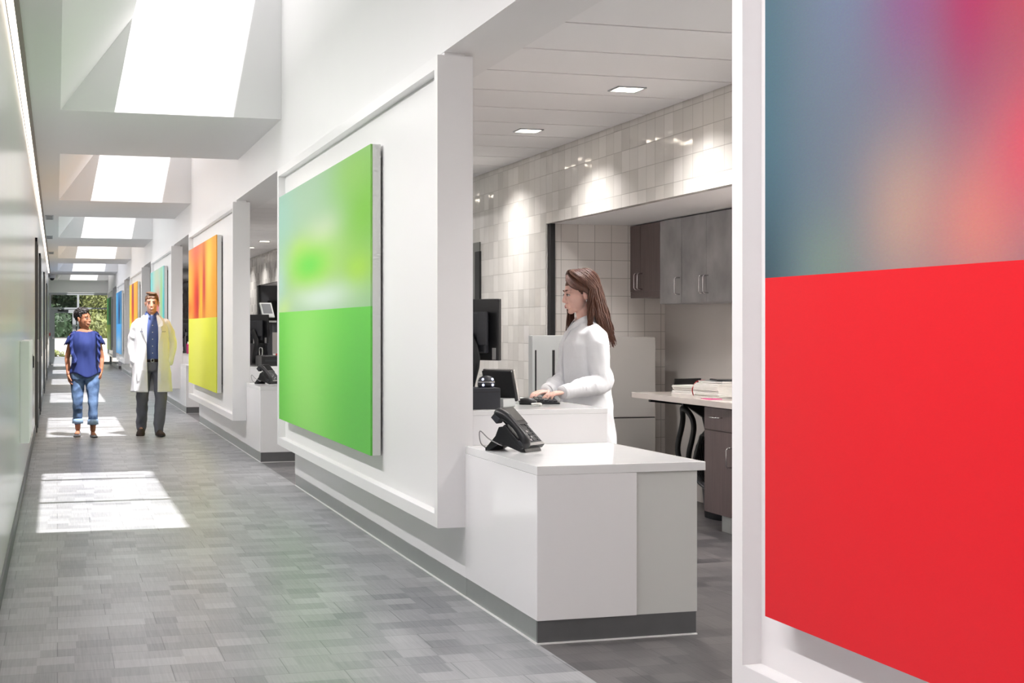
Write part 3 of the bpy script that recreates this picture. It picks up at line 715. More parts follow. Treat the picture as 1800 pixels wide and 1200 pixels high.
tag(obj('floor_bin', loft(bmesh.new(), [ering((4.72, 9.98, z), r, r * 1.3, 24, 3) for z, r in ((0, .13), (.26, .15), (.26, .142), (.01, .122))]), 'black2', None, True), 'low black bin on the floor under the cable coil', 'bin')
# grey filing cabinets
t = thing('filing_cabinet', 'wide warm grey filing cabinet in the alcove behind the woman', 'cabinet', (3.97, 11.26, 0))
hw = .73; obj('casing', B(0, hw, .02, .40, .0, 1.33), 'cabgrey', t, bevel=.003)
obj('drawer', B(.004, hw - .004, 0, .02, .675, 1.325), 'cabgrey', t, bevel=.002); obj('drawer', B(.004, hw - .004, 0, .02, .03, .667), 'cabgrey', t, bevel=.002); obj('gap', B(.004, hw - .004, .012, .022, .666, .676), 'dark', t)
t = thing('document_cabinet', 'pale grey cabinet with two black slots standing against the tiled wall', 'cabinet', (3.55, 11.0, 0))
obj('casing', B(-.0, .34, 0, .10, 0, 1.345), 'lightsteel', t, bevel=.004)
obj('slot', B(.022, .034, -.004, .01, .86, 1.23), 'dark', t); obj('slot', B(.165, .185, -.004, .01, .86, 1.23), 'dark', t)
# framed opening in the tile wall
y0, y1 = onX(846, 500, XT).y, onX(810, 500, XT).y
t = thing('framed_board', 'dark framed panel on the tiled wall behind the monitor', 'board', (XT, y0, 1.2)); z1 = 1.4 + 147 * .0052 + .02
obj('panel', B(-.012, -.002, .02, y1 - y0, 0, 1.03), 'boardgrey', t); obj('frame', B(-.02, -.001, 0, .16, 0, .94), 'dark', t)
# second alcove wall items
t = thing('wall_display', 'small black display on the dark wall beyond the green print', 'monitor', (4.13, 30.24, 1.56)); obj('casing', B(-.04, .30, -.04, 0, 0, .40), 'black', t, bevel=.004); obj('display', B(-.02, .28, -.043, -.04, .02, .38), 'screen', t)
t = thing('filing_cabinet', 'slate grey cabinet below the dark wall beyond the green print', 'cabinet', (3.97, 29.86, 0)); obj('casing', B(0, .98, .02, .36, 0, 1.33), 'slate', t); obj('drawer', B(.004, .976, 0, .02, .02, 1.32), 'cabgrey', t, bevel=.002)

# ------------------------------------------------------------------ downlights
def make_downlight():
    t = thing('downlight', '', 'ceiling light')
    bm = bmesh.new(); r = .092
    for q in ((-r, r, -r, -.08), (-r, r, .08, r), (-r, -.08, -.08, .08), (.08, r, -.08, .08)): box(bm, *q, -.006, .004)
    obj('trim', bm, 'alu', t); obj('lens', B(-.08, .08, -.08, .08, .0, .006), 'lamp', t)
    return t
dl0 = make_downlight(); first = True
WHERE = {-1: 'row above the nearest red print', 0: 'row over the nearest desk', 1: 'row beyond the mottled green print', 2: 'row beyond the red and yellow print'}
ORD = ('first', 'second', 'third', 'fourth')
for k in range(-1, 3):
    for j, yy in enumerate((6.46, 8.47, 10.46, 12.45)):
        y = yy + P * k
        t = dl0 if first else copy_tree(dl0); first = False
        t.location = (3.345, y, 2.868)
        if k == 0 and j == 1: t['label'] = 'square recessed downlight nearer the camera in the plank ceiling over the woman'
        elif k == 0 and j == 2: t['label'] = 'square recessed downlight farther along the plank ceiling, left of the nearer one'
        else: t['label'] = 'square recessed downlight, %s from the camera in the %s' % (ORD[j], WHERE[k])
        t['group'] = 'square downlights in the plank ceiling'
        L = bpy.data.lights.new('downlight lamp', 'AREA'); L.shape = 'SQUARE'; L.size = .15; L.energy = LAMP; L.color = (1, .965, .94); L.spread = math.radians(132)
        lo = bpy.data.objects.new('downlight_lamp', L); link(lo); lo.location = (3.345, y, 2.858)
t = dl0.copy(); COL.objects.link(t); t.location = (4.45, 7.80, 2.268)  # added downlight, out of view, put in to brighten the alcove
for ch in [x for x in bpy.data.objects if x.parent is dl0]: copy_tree(ch, t)
t['label'] = 'added out-of-view downlight in the low alcove ceiling above the smoky wall cabinet'; del t['group']
L = bpy.data.lights.new('added alcove fill', 'AREA'); L.shape = 'SQUARE'; L.size = .15; L.energy = 24; L.color = (1, .965, .94)
lo = bpy.data.objects.new('alcove_fill', L); link(lo); lo.location = (4.45, 7.80, 2.258)
# linear cove light along the left wall
t = thing('linear_light', 'long glowing strip light along the top of the left wall', 'ceiling light', (XL, YB, 3.27))
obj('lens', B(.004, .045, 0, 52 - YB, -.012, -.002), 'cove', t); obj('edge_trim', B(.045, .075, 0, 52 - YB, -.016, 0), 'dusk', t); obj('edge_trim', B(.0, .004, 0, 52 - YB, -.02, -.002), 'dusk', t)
for k in range(6):
    L = bpy.data.lights.new('linear lamp', 'AREA'); L.shape = 'RECTANGLE'; L.size = .04; L.size_y = 10.0; L.energy = COVE * 10; L.color = (1, .97, .98)
    lo = bpy.data.objects.new('linear_lamp', L); link(lo); lo.location = (XL + .055, YB + 5 + 10 * k, 3.235); lo.rotation_euler = (0, math.radians(-48), 0); L.spread = math.radians(105)
# ceiling strip fittings
for (u, v, lab) in ((87, 381.5, 'small ceiling vent nearest the camera on the left strip'), (87, 416.5, 'small ceiling vent, second along the left strip'), (90, 444, 'small ceiling vent, farthest of three on the left strip')):
    p = on_top(u, v, 3.27); t = thing('ceiling_vent', lab, 'vent', (p.x, p.y, 3.27), 0, 'ceiling vents on the left strip')
    obj('frame', B(-.065, .065, -.45, .45, -.012, 0), 'alu', t); obj('slot', B(-.05, .05, .10, .38, -.016, -.012), 'base', t); obj('slot', B(-.05, .05, -.36, -.08, -.016, -.012), 'base', t)
p = on_top(92, 488, 3.27); t = thing('security_camera', 'small dome camera on the ceiling near the end of the corridor', 'camera', (p.x, min(p.y, 54), 3.27))
obj('housing', loft(bmesh.new(), [ering((0, 0, z), r, r, 20) for z, r in ((0, .12), (-.09, .12), (-.12, .09))]), 'paint', t, True); obj('dome', ell(bmesh.new(), (0, 0, -.12), (.08, .08, .08)), 'black', t, True)
# left wall things
t = thing('wall_cabinet', 'white shallow box mounted on the left wall', 'cabinet', (XL, 12.5, .52)); y = 0
t.location = (XL, 12.35, .49)
obj('case', B(0, .072, 0, 1.5, 0, .81), 'rim', t, bevel=.004); obj('hinge_strip', B(.0, .03, 1.5, 1.53, .04, .76), 'alu', t)
t = thing('card_reader', 'small black card reader on the left wall beside the white box', 'switch', (XL, 18.6, .93)); obj('body', B(0, .02, 0, .10, 0, .14), 'black', t, bevel=.003); obj('plate', B(0, .006, -.02, .12, -.02, .16), 'alu', t)
t = thing('fire_alarm', 'tiny red alarm button by the exit door', 'alarm', (XL, 57.5, 1.12)); obj('body', B(0, .05, 0, .12, 0, .12), 'red', t, bevel=.004); obj('plate', B(0, .01, -.03, .15, -.12, .15), 'paint', t)

# ------------------------------------------------------------------ people
def V(*a): return Vector(a)
def head_frame(c, yaw=0, pitch=0, roll=0, s=1.0):
    """local head: front -Y, up +Z, centre half way between chin and crown"""
    return Matrix.Translation(Vector(c)) @ Matrix.Rotation(math.radians(yaw), 4, 'Z') @ Matrix.Rotation(math.radians(pitch), 4, 'X') @ Matrix.Rotation(math.radians(roll), 4, 'Y') @ Matrix.Scale(s, 4)
def hell(bm, H, c, r, sub=3): 
    g = bmesh.ops.create_icosphere(bm, subdivisions=sub, radius=1)
    bmesh.ops.transform(bm, matrix=H @ Matrix.Translation(Vector(c)) @ Matrix.Diagonal((*r, 1)), verts=g['verts'])
def htube(bm, H, pts, rad, n=10, sub=2, **k):
    s = H.to_scale().x; tube(bm, [H @ Vector(p) for p in pts], [q * s for q in (rad if isinstance(rad, (list, tuple)) else [rad] * len(pts))], n, sub, **k)
def head_prims(bm, H, male=False):
    hell(bm, H, (0, .014, .030), (.074, .093, .087)); hell(bm, H, (0, -.020, -.030), (.060, .066, .080)); hell(bm, H, (0, -.012, -.070), (.054 if male else .049, .055, .040))
    hell(bm, H, (0, -.060, -.099), (.024 if male else .019, .020, .017)); hell(bm, H, (0, -.045, -.085), (.036, .030, .024))
    for s in (-1, 1):
        hell(bm, H, (s * .036, -.050, -.030), (.021, .024, .026)); hell(bm, H, (s * .030, -.068, .022), (.022, .014, .010))
        hell(bm, H, (s * .076, .016, -.012), (.008, .017, .031)); hell(bm, H, (s * .080, .020, .004), (.010, .014, .016), 2); hell(bm, H, (s * .0110, -.091, -.040), (.0075, .009, .0065), 2)
    htube(bm, H, [(0, -.074, .022), (0, -.085, .000), (0, -.096, -.024), (0, -.0995, -.035)], [.008, .0082, .0088, .0096], 10)
    hell(bm, H, (0, -.074, -.065), (.030, .018, .020)); hell(bm, H, (0, -.088, -.0625), (.019, .008, .005), 2); hell(bm, H, (0, -.086, -.0735), (.017, .008, .006), 2)
def face_parts(parent, H, lip, brow, male=False, smile=False, earring=False):
    for s in (-1, 1):
        bm = bmesh.new(); hell(bm, H, (s * .030, -.0745, -.002), (.0135, .0105, .0068)); e = obj('eye', bm, 'eyew', parent, True)
        bm = bmesh.new(); hell(bm, H, (s * .0305, -.0825, -.002), (.0068, .0036, .0066), 2); obj('iris', bm, 'iris', e, True)
        bm = bmesh.new(); htube(bm, H, [(s * .016, -.0785, -.001), (s * .024, -.0850, .0055), (s * .034, -.0835, .0055), (s * .044, -.0715, -.001)], [.0012, .0020, .0020, .0012], 6, 3); obj('eyelash', bm, 'iris', e, True)
        bm = bmesh.new(); htube(bm, H, [(s * .014, -.0835, .021), (s * .028, -.0845, .028), (s * .048, -.0660, .022)], [.0026, .0030, .0014] if not male else [.0035, .004, .002], 6, 4); obj('eyebrow', bm, brow, parent, True)
    bm = bmesh.new(); w = .024 if smile else .019; up = .006 if smile else 0
    htube(bm, H, [(-w, -.078, -.067 + up), (-w * .4, -.0918, -.0635), (0, -.0938, -.0645), (w * .4, -.0918, -.0635), (w, -.078, -.067 + up)], [.0010, .0028, .0026, .0028, .0010], 8, 3)
    htube(bm, H, [(-w, -.078, -.068 + up), (-w * .4, -.0905, -.0725), (0, -.0922, -.0735), (w * .4, -.0905, -.0725), (w, -.078, -.068 + up)], [.0010, .0032, .0036, .0032, .0010], 8, 3)
    l = obj('lips', bm, lip, parent, True)
    if smile:
        bm = bmesh.new(); htube(bm, H, [(-w * .7, -.086, -.066 + up * .5), (0, -.0945, -.0690), (w * .7, -.086, -.066 + up * .5)], [.001, .0036, .001], 8, 4); obj('teeth', bm, 'teeth', l, True)
    if earring:
        for s in (-1, 1): bm = bmesh.new(); hell(bm, H, (s * .086, .014, -.045), (.006, .006, .009), 2); obj('earring', bm, 'chrome', parent, True)
def hair_cap(bm, H, c, r, low=-.05, line=.0, fluff=0, fs=60):
    hell(bm, H, c, r, 5); Hi = H.inverted(); kill = []
    for f in bm.faces:
        p = Hi @ f.calc_center_median()
        edge = -.010 if p.z < .0 else -.010 - .045 * min(1, p.z / .055) if p.z < .055 else -.2
        if p.z < -.005: edge = .020
        if p.y < edge + line * (p.z < .06) or p.z < low: kill.append(f)
    bmesh.ops.delete(bm, geom=kill, context='FACES')
    for v in bm.verts:
        p = Hi @ v.co
        if fluff: p += Vector((noise.noise(p * fs), noise.noise(p * fs + V(5, 0, 0)), noise.noise(p * fs + V(0, 7, 0)) + .5)) * fluff
        v.co = H @ p
def hand_prims(bm, wrist, d, p, t, curl=(18, 28, 22), s=1.0, spread=.10, thumb_in=.25):
    """d: finger direction, p: where the palm faces, t: thumb side"""
    d, p, t = Vector(d).normalized(), Vector(p), Vector(t); p = (p - d * p.dot(d)).normalized(); t = (t - d * t.dot(d) - p * t.dot(p)).normalized()
    w = Vector(wrist); mx = Matrix((t, d, p)).transposed()
    ell(bm, w + d * .048 * s, (.040 * s, .052 * s, .0145 * s), mx); ell(bm, w + d * .075 * s, (.040 * s, .022 * s, .0125 * s), mx); ell(bm, w + d * .03 * s + t * .024 * s + p * .006 * s, (.017 * s, .032 * s, .014 * s), mx)
    tube(bm, [w - d * .04 * s, w + d * .02 * s], [.024 * s, .023 * s], 10, flat=.75, ref=t)
    for i, (off, ln) in enumerate(((.029, .072), (.0095, .080), (-.0105, .074), (-.029, .058))):
        q = w + d * (.084 - .006 * abs(i - 1)) * s + t * off * s; dirv = (d + t * off * spread * 12 * .6).normalized(); pts = [q - dirv * .02 * s, q]; a = 0
        for j, (fr, c) in enumerate(zip((.45, .31, .24), curl)):
            a += math.radians(c * (1 + .12 * i)); q = q + (dirv * math.cos(a) + p * math.sin(a)) * ln * fr * s; pts.append(q)
        tube(bm, pts, [.0088 * s, .0090 * s, .0084 * s, .0078 * s, .0068 * s], 8)
    b = w + d * .022 * s + t * .030 * s; v1 = (d * .72 + t * .62 + p * thumb_in).normalized(); v2 = (d * .95 + t * .20 + p * thumb_in * 1.3).normalized()
    tube(bm, [b - v1 * .01 * s, b + v1 * .035 * s, b + v1 * .035 * s + v2 * .028 * s, b + v1 * .035 * s + v2 * .050 * s], [.0125 * s, .0105 * s, .0095 * s, .0075 * s], 8)
def limb(bm, pts, rad, n=12): tube(bm, pts, rad, n, 4)
def leg_prims(bm, hip, knee, ank, s=1.0):
    hip, knee, ank = map(Vector, (hip, knee, ank))
    limb(bm, [hip + V(0, 0, .03), hip.lerp(knee, .35), hip.lerp(knee, .75), knee, knee.lerp(ank, .3) + V(0, .012, 0), knee.lerp(ank, .7), ank], [r * s for r in (.085, .082, .062, .055, .055, .042, .034)])
def arm_prims(bm, sh, el, wr, s=1.0):
    sh, el, wr = map(Vector, (sh, el, wr))
    limb(bm, [sh, sh.lerp(el, .4), el, el.lerp(wr, .35), wr], [r * s for r in (.050, .044, .037, .036, .025)])
def foot_prims(bm, ank, yaw, s=1.0, pitch=0):
    X = Matrix.Translation(Vector(ank)) @ Matrix.Rotation(yaw, 4, 'Z') @ Matrix.Rotation(pitch, 4, 'X')
    for c, r in (((0, .02, -.045), (.032, .045, .04)), ((0, -.05, -.055), (.036, .07, .028)), ((0, -.12, -.065), (.042, .05, .018))): hell(bm, X, [q * s for q in c], [q * s for q in r])
def shoe(parent, ank, yaw, m, s=1.0, pitch=0, low=False, name='shoe'):
    X = Matrix.Translation(Vector(ank)) @ Matrix.Rotation(yaw, 4, 'Z') @ Matrix.Rotation(pitch, 4, 'X') @ Matrix.Scale(s, 4)
    def ring(y, w, z0, h, k=16):
        return [X @ Vector((w * math.cos(a), y, z0 + h * max(-.12, math.sin(a)) + .0)) for a in (2 * PI * i / k for i in range(k))]
    b = -.088
    hs = [(.062, .012, .02), (.055, .032, .05), (.02, .038, .062), (-.04, .038, .055), (-.09, .046, .045), (-.14, .046, .036), (-.18, .036, .028), (-.20, .016, .016)]
    if low: hs = [(y, w * .92, h * .62) for y, w, h in hs]
    bm = bmesh.new(); loft(bm, [ring(y, w, b + .018, h) for y, w, h in hs])
    o = obj(name, bm, m, parent, True)
    bm = bmesh.new(); loft(bm, [[X @ Vector((w * 1.06 * math.cos(a), y * 1.01, b + .012 + .011 * math.sin(a))) for a in (2 * PI * i / 16 for i in range(16))] for y, w, h in hs]); obj('sole', bm, 'black', o, True)
    return o
def shell(rings, n=40, gap=None, thick=.006):
    """rings: (cx, cy, z, rx, ry, gap half width); open along the front when gap is given"""
    bm = bmesh.new(); R = []
    for cx, cy, z, rx, ry, g in rings:
        f = math.asin(min(.95, max(g, 0) / rx)) if gap else 0
        R.append([Vector((cx + rx * math.sin(a), cy - ry * math.cos(a), z)) for a in (f + (2 * PI - 2 * f) * i / (n if not gap else n - 1) for i in range(n))])
    loft(bm, R, cap=False, closed=not gap)
    return bm
def wrinkle_mesh(o, amp, sc=(9, 9, 5), seed=0):
    for v in o.data.vertices:
        p = v.co; k = 1 - 2.6 * abs(noise.noise(Vector((p.x * sc[0] + seed, p.y * sc[1], p.z * sc[2])))) + .45 * noise.noise(Vector((p.x * sc[0] * 2.6, p.y * sc[1] * 2.6 + seed, p.z * sc[2] * 2.2)))
        v.co = p + v.normal * k * amp
def shell_obj(name, bm, m, parent, thick=.006, wr=.006, seed=0, sub=2, vs=(9, 9, 5)):
    bmesh.ops.subdivide_edges(bm, edges=bm.edges[:], cuts=1, use_grid_fill=True) if sub > 1 else None
    bmesh.ops.smooth_vert(bm, verts=bm.verts[:], factor=.4, use_axis_x=True, use_axis_y=True, use_axis_z=True)
    o = obj(name, bm, m, parent, True); wrinkle_mesh(o, wr, vs, seed)
    s = o.modifiers.new('thickness', 'SOLIDIFY'); s.thickness = thick; s.offset = 0
    return o
def sleeve(bm, pts, rad): tube(bm, pts, rad, 18, 5)

# ---- woman at the desk -----------------------------------------------------
CX, CY = 3.075, 8.47
wa = thing('person', 'woman with long brown hair in a white coat typing behind the nearest desk', 'person', (CX, CY, 0), -PI / 2)
def wl(x, y, z): return Vector((-(y - CY), x - CX, z))       # world to her own axes
H = head_frame((.0, -.045, 1.612), 0, 7, 0, 1.03)
LS, RS = V(.158, .0, 1.36), V(-.158, .0, 1.36)
LE, LW = wl(3.10, 8.27, 1.075), wl(2.825, 8.16, 1.028)
RE, RW = wl(3.00, 8.66, 1.08), wl(2.78, 8.33, 1.028)
bm = bmesh.new(); head_prims(bm, H)
tube(bm, [H @ V(0, .018, -.06), V(0, -.005, 1.47), V(0, .01, 1.42)], [.050, .050, .062], 16, 3)
loft(bm, [ering((0, y, z), rx, ry, 24, 2.3) for z, rx, ry, y in ((.88, .12, .09, 0), (.94, .165, .11, 0), (1.06, .135, .092, 0), (1.2, .15, .10, 0), (1.32, .17, .10, 0), (1.40, .15, .075, .005), (1.44, .07, .06, .01))])
for s, S_, E_, W_ in ((1, LS, LE, LW), (-1, RS, RE, RW)):
    arm_prims(bm, S_, E_, W_, .82)
    leg_prims(bm, (s * .09, 0, .90), (s * .10, -.01, .48), (s * .10, .02, .09), .95); foot_prims(bm, (s * .10, .02, .09), 0, .92)
dl = (wl(2.67, 8.11, 1.012) - LW); dr = (wl(2.63, 8.25, 1.012) - RW)
hand_prims(bm, LW, dl, (0, 0, -1), (-1, 0, 0), (8, 20, 18), .95, .16); hand_prims(bm, RW, dr, (0, 0, -1), (1, 0, 0), (6, 18, 18), .95, .16)
remeshed('body', bm, 'skinA', wa, .0038, 2)
face_parts(wa, H, 'lipA', 'hairA', earring=True)
# trousers and shoes (mostly hidden by the desk)
bm = bmesh.new()
for s in (-1, 1): tube(bm, [(s * .088, 0, .95), (s * .09, -.005, .80), (s * .098, -.008, .48), (s * .10, .015, .10)], [.105, .10, .072, .07], 14, 4)
obj('trousers', bm, 'trouser', wa, True)
for s in (-1, 1): shoe(wa, (s * .10, .02, .09), 0, 'black', .95)
bm = bmesh.new()
loft(bm, [ering((0, y, z), rx, ry, 36, 2.2) for z, rx, ry, y in ((.60, .225, .165, .01), (.75, .215, .16, .01), (.95, .195, .145, .005), (1.08, .178, .135, 0), (1.20, .185, .142, -.01), (1.30, .190, .138, -.01), (1.37, .185, .115, 0), (1.41, .135, .088, .005), (1.44, .080, .070, .008))])
for s, S_, E_, W_ in ((1, LS, LE, LW), (-1, RS, RE, RW)):
    a = S_ + V(-s * .02, 0, .0); d_ = (W_ - E_).normalized(); c_ = W_ - d_ * .012
    sleeve(bm, [a, S_.lerp(E_, .25) + V(s * .012, 0, 0), S_.lerp(E_, .7) + V(s * .01, 0, 0), E_ + V(s * .005, .01, 0), E_.lerp(W_, .4), c_], [.064, .064, .061, .060, .055, .046])
coat = remeshed('coat', bm, 'coat', wa, .007, 5, .007, 9)
# open cuffs stand just clear of the wrists
for W_, E_ in ((LW, LE), (RW, RE)):
    d_ = (W_ - E_).normalized(); bm = bmesh.new(); u = d_.cross(V(0, 0, 1)).normalized(); v_ = d_.cross(u)
    loft(bm, [[W_ + d_ * t_ + (u * math.cos(a) + v_ * math.sin(a)) * r for a in (2 * PI * i / 20 for i in range(20))] for t_, r in ((-.05, .046), (.0, .043), (.012, .041), (.012, .036), (-.03, .036))], cap=False); obj('cuff', bm, 'coat', wa, True)
bm = bmesh.new()       # shirt collar standing round the neck, points forward
n = 30; R = [[], [], [], []]
for i in range(n):
    a = math.radians(20) + (2 * PI - math.radians(40)) * i / (n - 1); fr = max(0, math.cos(a)) ** 2; sx, cy = math.sin(a), -math.cos(a)
    R[0].append((.066 * sx, .005 + .066 * cy, 1.435 - .02 * fr)); R[1].append((.062 * sx, .0 + .066 * cy, 1.478 - .035 * fr)); R[2].append((.070 * sx, .0 + .074 * cy, 1.480 - .035 * fr)); R[3].append((.092 * sx, -.004 + (.098 + .02 * fr) * cy, 1.438 - .055 * fr))
loft(bm, R, cap=False, closed=False); o = obj('collar', bm, 'coat', wa, True); s_ = o.modifiers.new('t', 'SOLIDIFY'); s_.thickness = .003
bm = bmesh.new(); tube(bm, [(.012, -.092, 1.41), (.014, -.142, 1.32), (.012, -.155, 1.2), (.010, -.150, 1.05), (.010, -.165, .8), (.01, -.17, .62)], .006, 6, 4, flat=.6); obj('placket', bm, 'coat', wa, True)
# hair: cap and long strands
bm = bmesh.new(); rr = random.Random(3)
hair_cap(bm, H, (0, .022, .036), (.0805, .0985, .091))
def _unused(): pass
def strand(az0, az1, length, side, off, r0=.0058, front=False):
    pts = []; ph_ = rr.uniform(0, 6); wv = rr.uniform(.003, .010)
    for i in range(15):
        t = i / 14; k = min(1, t / .42)
        az = math.radians(az0 + (az1 - az0) * k)
        if t < .42:
            el = math.radians(88 - 100 * k); x = side * (.083 + off) * math.sin(az) * math.cos(el) + side * .003; y = .022 - (.098 + off) * math.cos(az) * math.cos(el); z = .036 + (.092 + off) * math.sin(el)
            y += -.042 * (1 - k) ** 1.5 * rr0[0]
        else:
            q = (t - .42) / .58; L_ = length * q
            x = side * (.083 + off + .018 * math.sin(q * 2.2)) * math.sin(az) + wv * math.sin(ph_ + q * 7); y = .022 - (.098 + off + .012 * q) * math.cos(az) + wv * math.cos(ph_ + q * 6) + (-.05 * q if front else .035 * q); z = .020 - L_
            if q > .5: x += side * .03 * (q - .5)
        pts.append(H @ Vector((x, y, z)))
    tube(bm, pts, [r0 * (1 if i < 11 else (15 - i) / 4.5) for i in range(15)], 6, 1, flat=.55)
rr0 = [0]
for i in range(260):
    rr0[0] = rr.uniform(-.8, 1.25); f = rr.random(); strand(24 + 156 * f, 102 + 78 * f, rr.uniform(.25, .36), 1, rr.uniform(-.003, .013))
for i in range(190):
    rr0[0] = rr.uniform(-.6, 1.6); f = rr.random(); strand(42 + 138 * f, 84 + 96 * f, rr.uniform(.24, .33), -1, rr.uniform(-.004, .014))
for i in range(60):      # sweep from the parting over the temple to behind the ear
    rr0[0] = rr.uniform(.9, 1.35); f = rr.random(); strand(14 + 30 * f, 100 + rr.uniform(0, 12), rr.uniform(.22, .32), 1, rr.uniform(-.003, .006), .006)
def sweep(side, length):
    q = rr.uniform(-.45 if side > 0 else .15, 1); ph_ = rr.uniform(0, 6); o_ = rr.uniform(.0, .006)
    P_ = [(.003, -.046 + .04 * q, .119 + .008 * q), (.038 + o_, -.060 + .055 * q, .094 + .020 * q), (.064 + o_, -.046 + .05 * q, .060 + .03 * q), (.078 + o_, -.020 + .045 * q, .036 + .022 * q), (.0855 + o_, .012 + .03 * q, .018 + .01 * q), (.088 + o_, .040 + .012 * q, -.020), (.090 + o_, .048 + .02 * q, -.07)]
    for k in range(1, 6): P_.append((.092 + o_ + .004 * k + .004 * math.sin(ph_ + k), .050 + .02 * q + .008 * k + .005 * math.cos(ph_ + k), -.07 - length * k / 5))
    tube(bm, [H @ Vector((side * x, y, z)) for x, y, z in P_], [.0045] * 2 + [.0058] * 7 + [.005, .004, .002], 6, 2, flat=.6)
for i in range(170): sweep(1, rr.uniform(.16, .26))
for i in range(60): sweep(-1, rr.uniform(.16, .26))
for i in range(26):     # locks falling in front of the shoulders
    rr0[0] = rr.uniform(.5, 1.5); strand(40 + rr.uniform(0, 30), 97 + rr.uniform(0, 14), rr.uniform(.20, .30), 1, rr.uniform(.0, .012), front=True)
for i in range(34):
    rr0[0] = rr.uniform(.5, 1.5); strand(45 + rr.uniform(0, 20), 62 + rr.uniform(0, 22), rr.uniform(.32, .42), -1, rr.uniform(.0, .014), front=True)
obj('hair', bm, 'hairA', wa, True)

# ---- man in the open white coat ---------------------------------------------
ma = thing('person', 'man in an open white coat and blue shirt walking towards the camera, hands in pockets', 'person', (1.185, 19.86, 0), 0)
HM = head_frame((.000, -.02, 1.728), -6, 0, 0, 1.09)
bm = bmesh.new(); head_prims(bm, HM, True); tube(bm, [HM @ V(0, .02, -.06), V(0, .0, 1.59), V(0, .01, 1.53)], [.060, .060, .075], 16, 3)
loft(bm, [ering((0, 0, z), rx, ry, 24, 2.4) for z, rx, ry in ((.92, .13, .10), (1.0, .165, .115), (1.12, .155, .11), (1.3, .18, .12), (1.45, .19, .115), (1.53, .15, .08), (1.58, .075, .065))])
AJ = {1: (V(.185, 0, 1.47), V(.262, .05, 1.19), V(.225, -.02, .965)), -1: (V(-.185, 0, 1.47), V(-.245, .06, 1.19), V(-.225, .0, .965))}
LJ = {1: (V(.095, 0, .97), V(.11, -.10, .52), V(.085, -.10, .10)), -1: (V(-.095, 0, .97), V(-.12, -.03, .52), V(-.125, .14, .13))}
for s in (1, -1):
    arm_prims(bm, *AJ[s], 1.05); leg_prims(bm, *LJ[s], 1.05); foot_prims(bm, LJ[s][2], s * .12, .60)
    W_ = AJ[s][2]; hand_prims(bm, W_, (-s * .35, -.25, -1), (-s, 0, -.2), (0, -1, 0), (20, 30, 25), 1.0)
remeshed('body', bm, 'skinB', ma, .0055, 3)
face_parts(ma, HM, 'lipB', 'hairB', True, True)
bm = bmesh.new()
hair_cap(bm, HM, (0, .020, .040), (.080, .100, .090), -.045, 0, .006, 50)
hell(bm, HM, (.01, -.050, .112), (.052, .030, .018), 3); hell(bm, HM, (-.02, -.02, .122), (.050, .050, .016), 3)
for v in bm.verts: v.co += Vector((noise.noise(v.co * 120), noise.noise(v.co * 120 + V(3, 0, 0)), 0)) * .003
o = obj('hair', bm, 'hairB', ma, True); o.modifiers.new('t', 'SOLIDIFY').thickness = .006
o = shell_obj('shirt', shell([(0, 0, z, rx, ry, 0) for z, rx, ry in ((.98, .170, .130), (1.03, .172, .134), (1.15, .172, .130), (1.3, .188, .134), (1.45, .192, .124), (1.53, .14, .092), (1.575, .076, .074))], 36), 'shirt', ma, .004, .006, 3)
bm = bmesh.new(); n = 24; R = [[], [], []]
for i in range(n):
    a = math.radians(14) + (2 * PI - math.radians(28)) * i / (n - 1); fr = max(0, math.cos(a)) ** 3; sx, cy = math.sin(a), -math.cos(a)
    R[0].append((.074 * sx, .076 * cy, 1.57 - .025 * fr)); R[1].append((.071 * sx, .073 * cy, 1.625 - .045 * fr)); R[2].append((.094 * sx, .104 * cy - .014 * fr, 1.585 - .085 * fr))
loft(bm, R, cap=False, closed=False); o = obj('collar', bm, 'shirt', ma, True); o.modifiers.new('t', 'SOLIDIFY').thickness = .003
bm = bmesh.new(); loft(bm, [ering((0, -.045, z), .045, .035, 16) for z in (1.53, 1.575)]); obj('undershirt', bm, 'tee', ma, True)
for z in (1.08, 1.17, 1.26, 1.35, 1.44): 
    bm = bmesh.new(); cyl(bm, (0.002, -.145 + (.008 if z > 1.4 else 0) + (.003 if z < 1.2 else 0), z), .006, .006, 10, 'y'); obj('button', bm, 'paper', ma)
obj('belt', loft(bmesh.new(), [ering((0, 0, z), .176, .137, 36) for z in (.965, 1.003)]), 'belt', ma, True)
bm = bmesh.new(); 
for q in ((-.022, .022, -.022, -.016), (-.022, .022, .016, .022), (-.022, -.016, -.022, .022), (.016, .022, -.022, .022)): box(bm, q[0], q[1], -.142, -.136, .984 + q[2], .984 + q[3])
obj('belt_buckle', bm, 'chrome', ma)
bm = bmesh.new(); loft(bm, [ering((0, 0, z), rx, ry, 28, 2.2) for z, rx, ry in ((.84, .175, .125), (.90, .180, .132), (.975, .172, .130))])
for s in (1, -1):
    h_, k_, a_ = LJ[s]; tube(bm, [h_ + V(-s * .008, 0, -.05), h_.lerp(k_, .4), k_, k_.lerp(a_, .5), a_ + V(0, .012, .015), a_ + V(0, .005, -.03)], [.098, .092, .076, .070, .066, .064], 18, 5)
remeshed('trousers', bm, 'trouser', ma, .009, 4, .009, 10)
shoe(ma, LJ[1][2] + V(0, 0, .004), .12, 'shoe', 1.18); shoe(ma, LJ[-1][2] + V(0, -.01, .006), -.15, 'shoe', 1.18, pitch=math.radians(14))
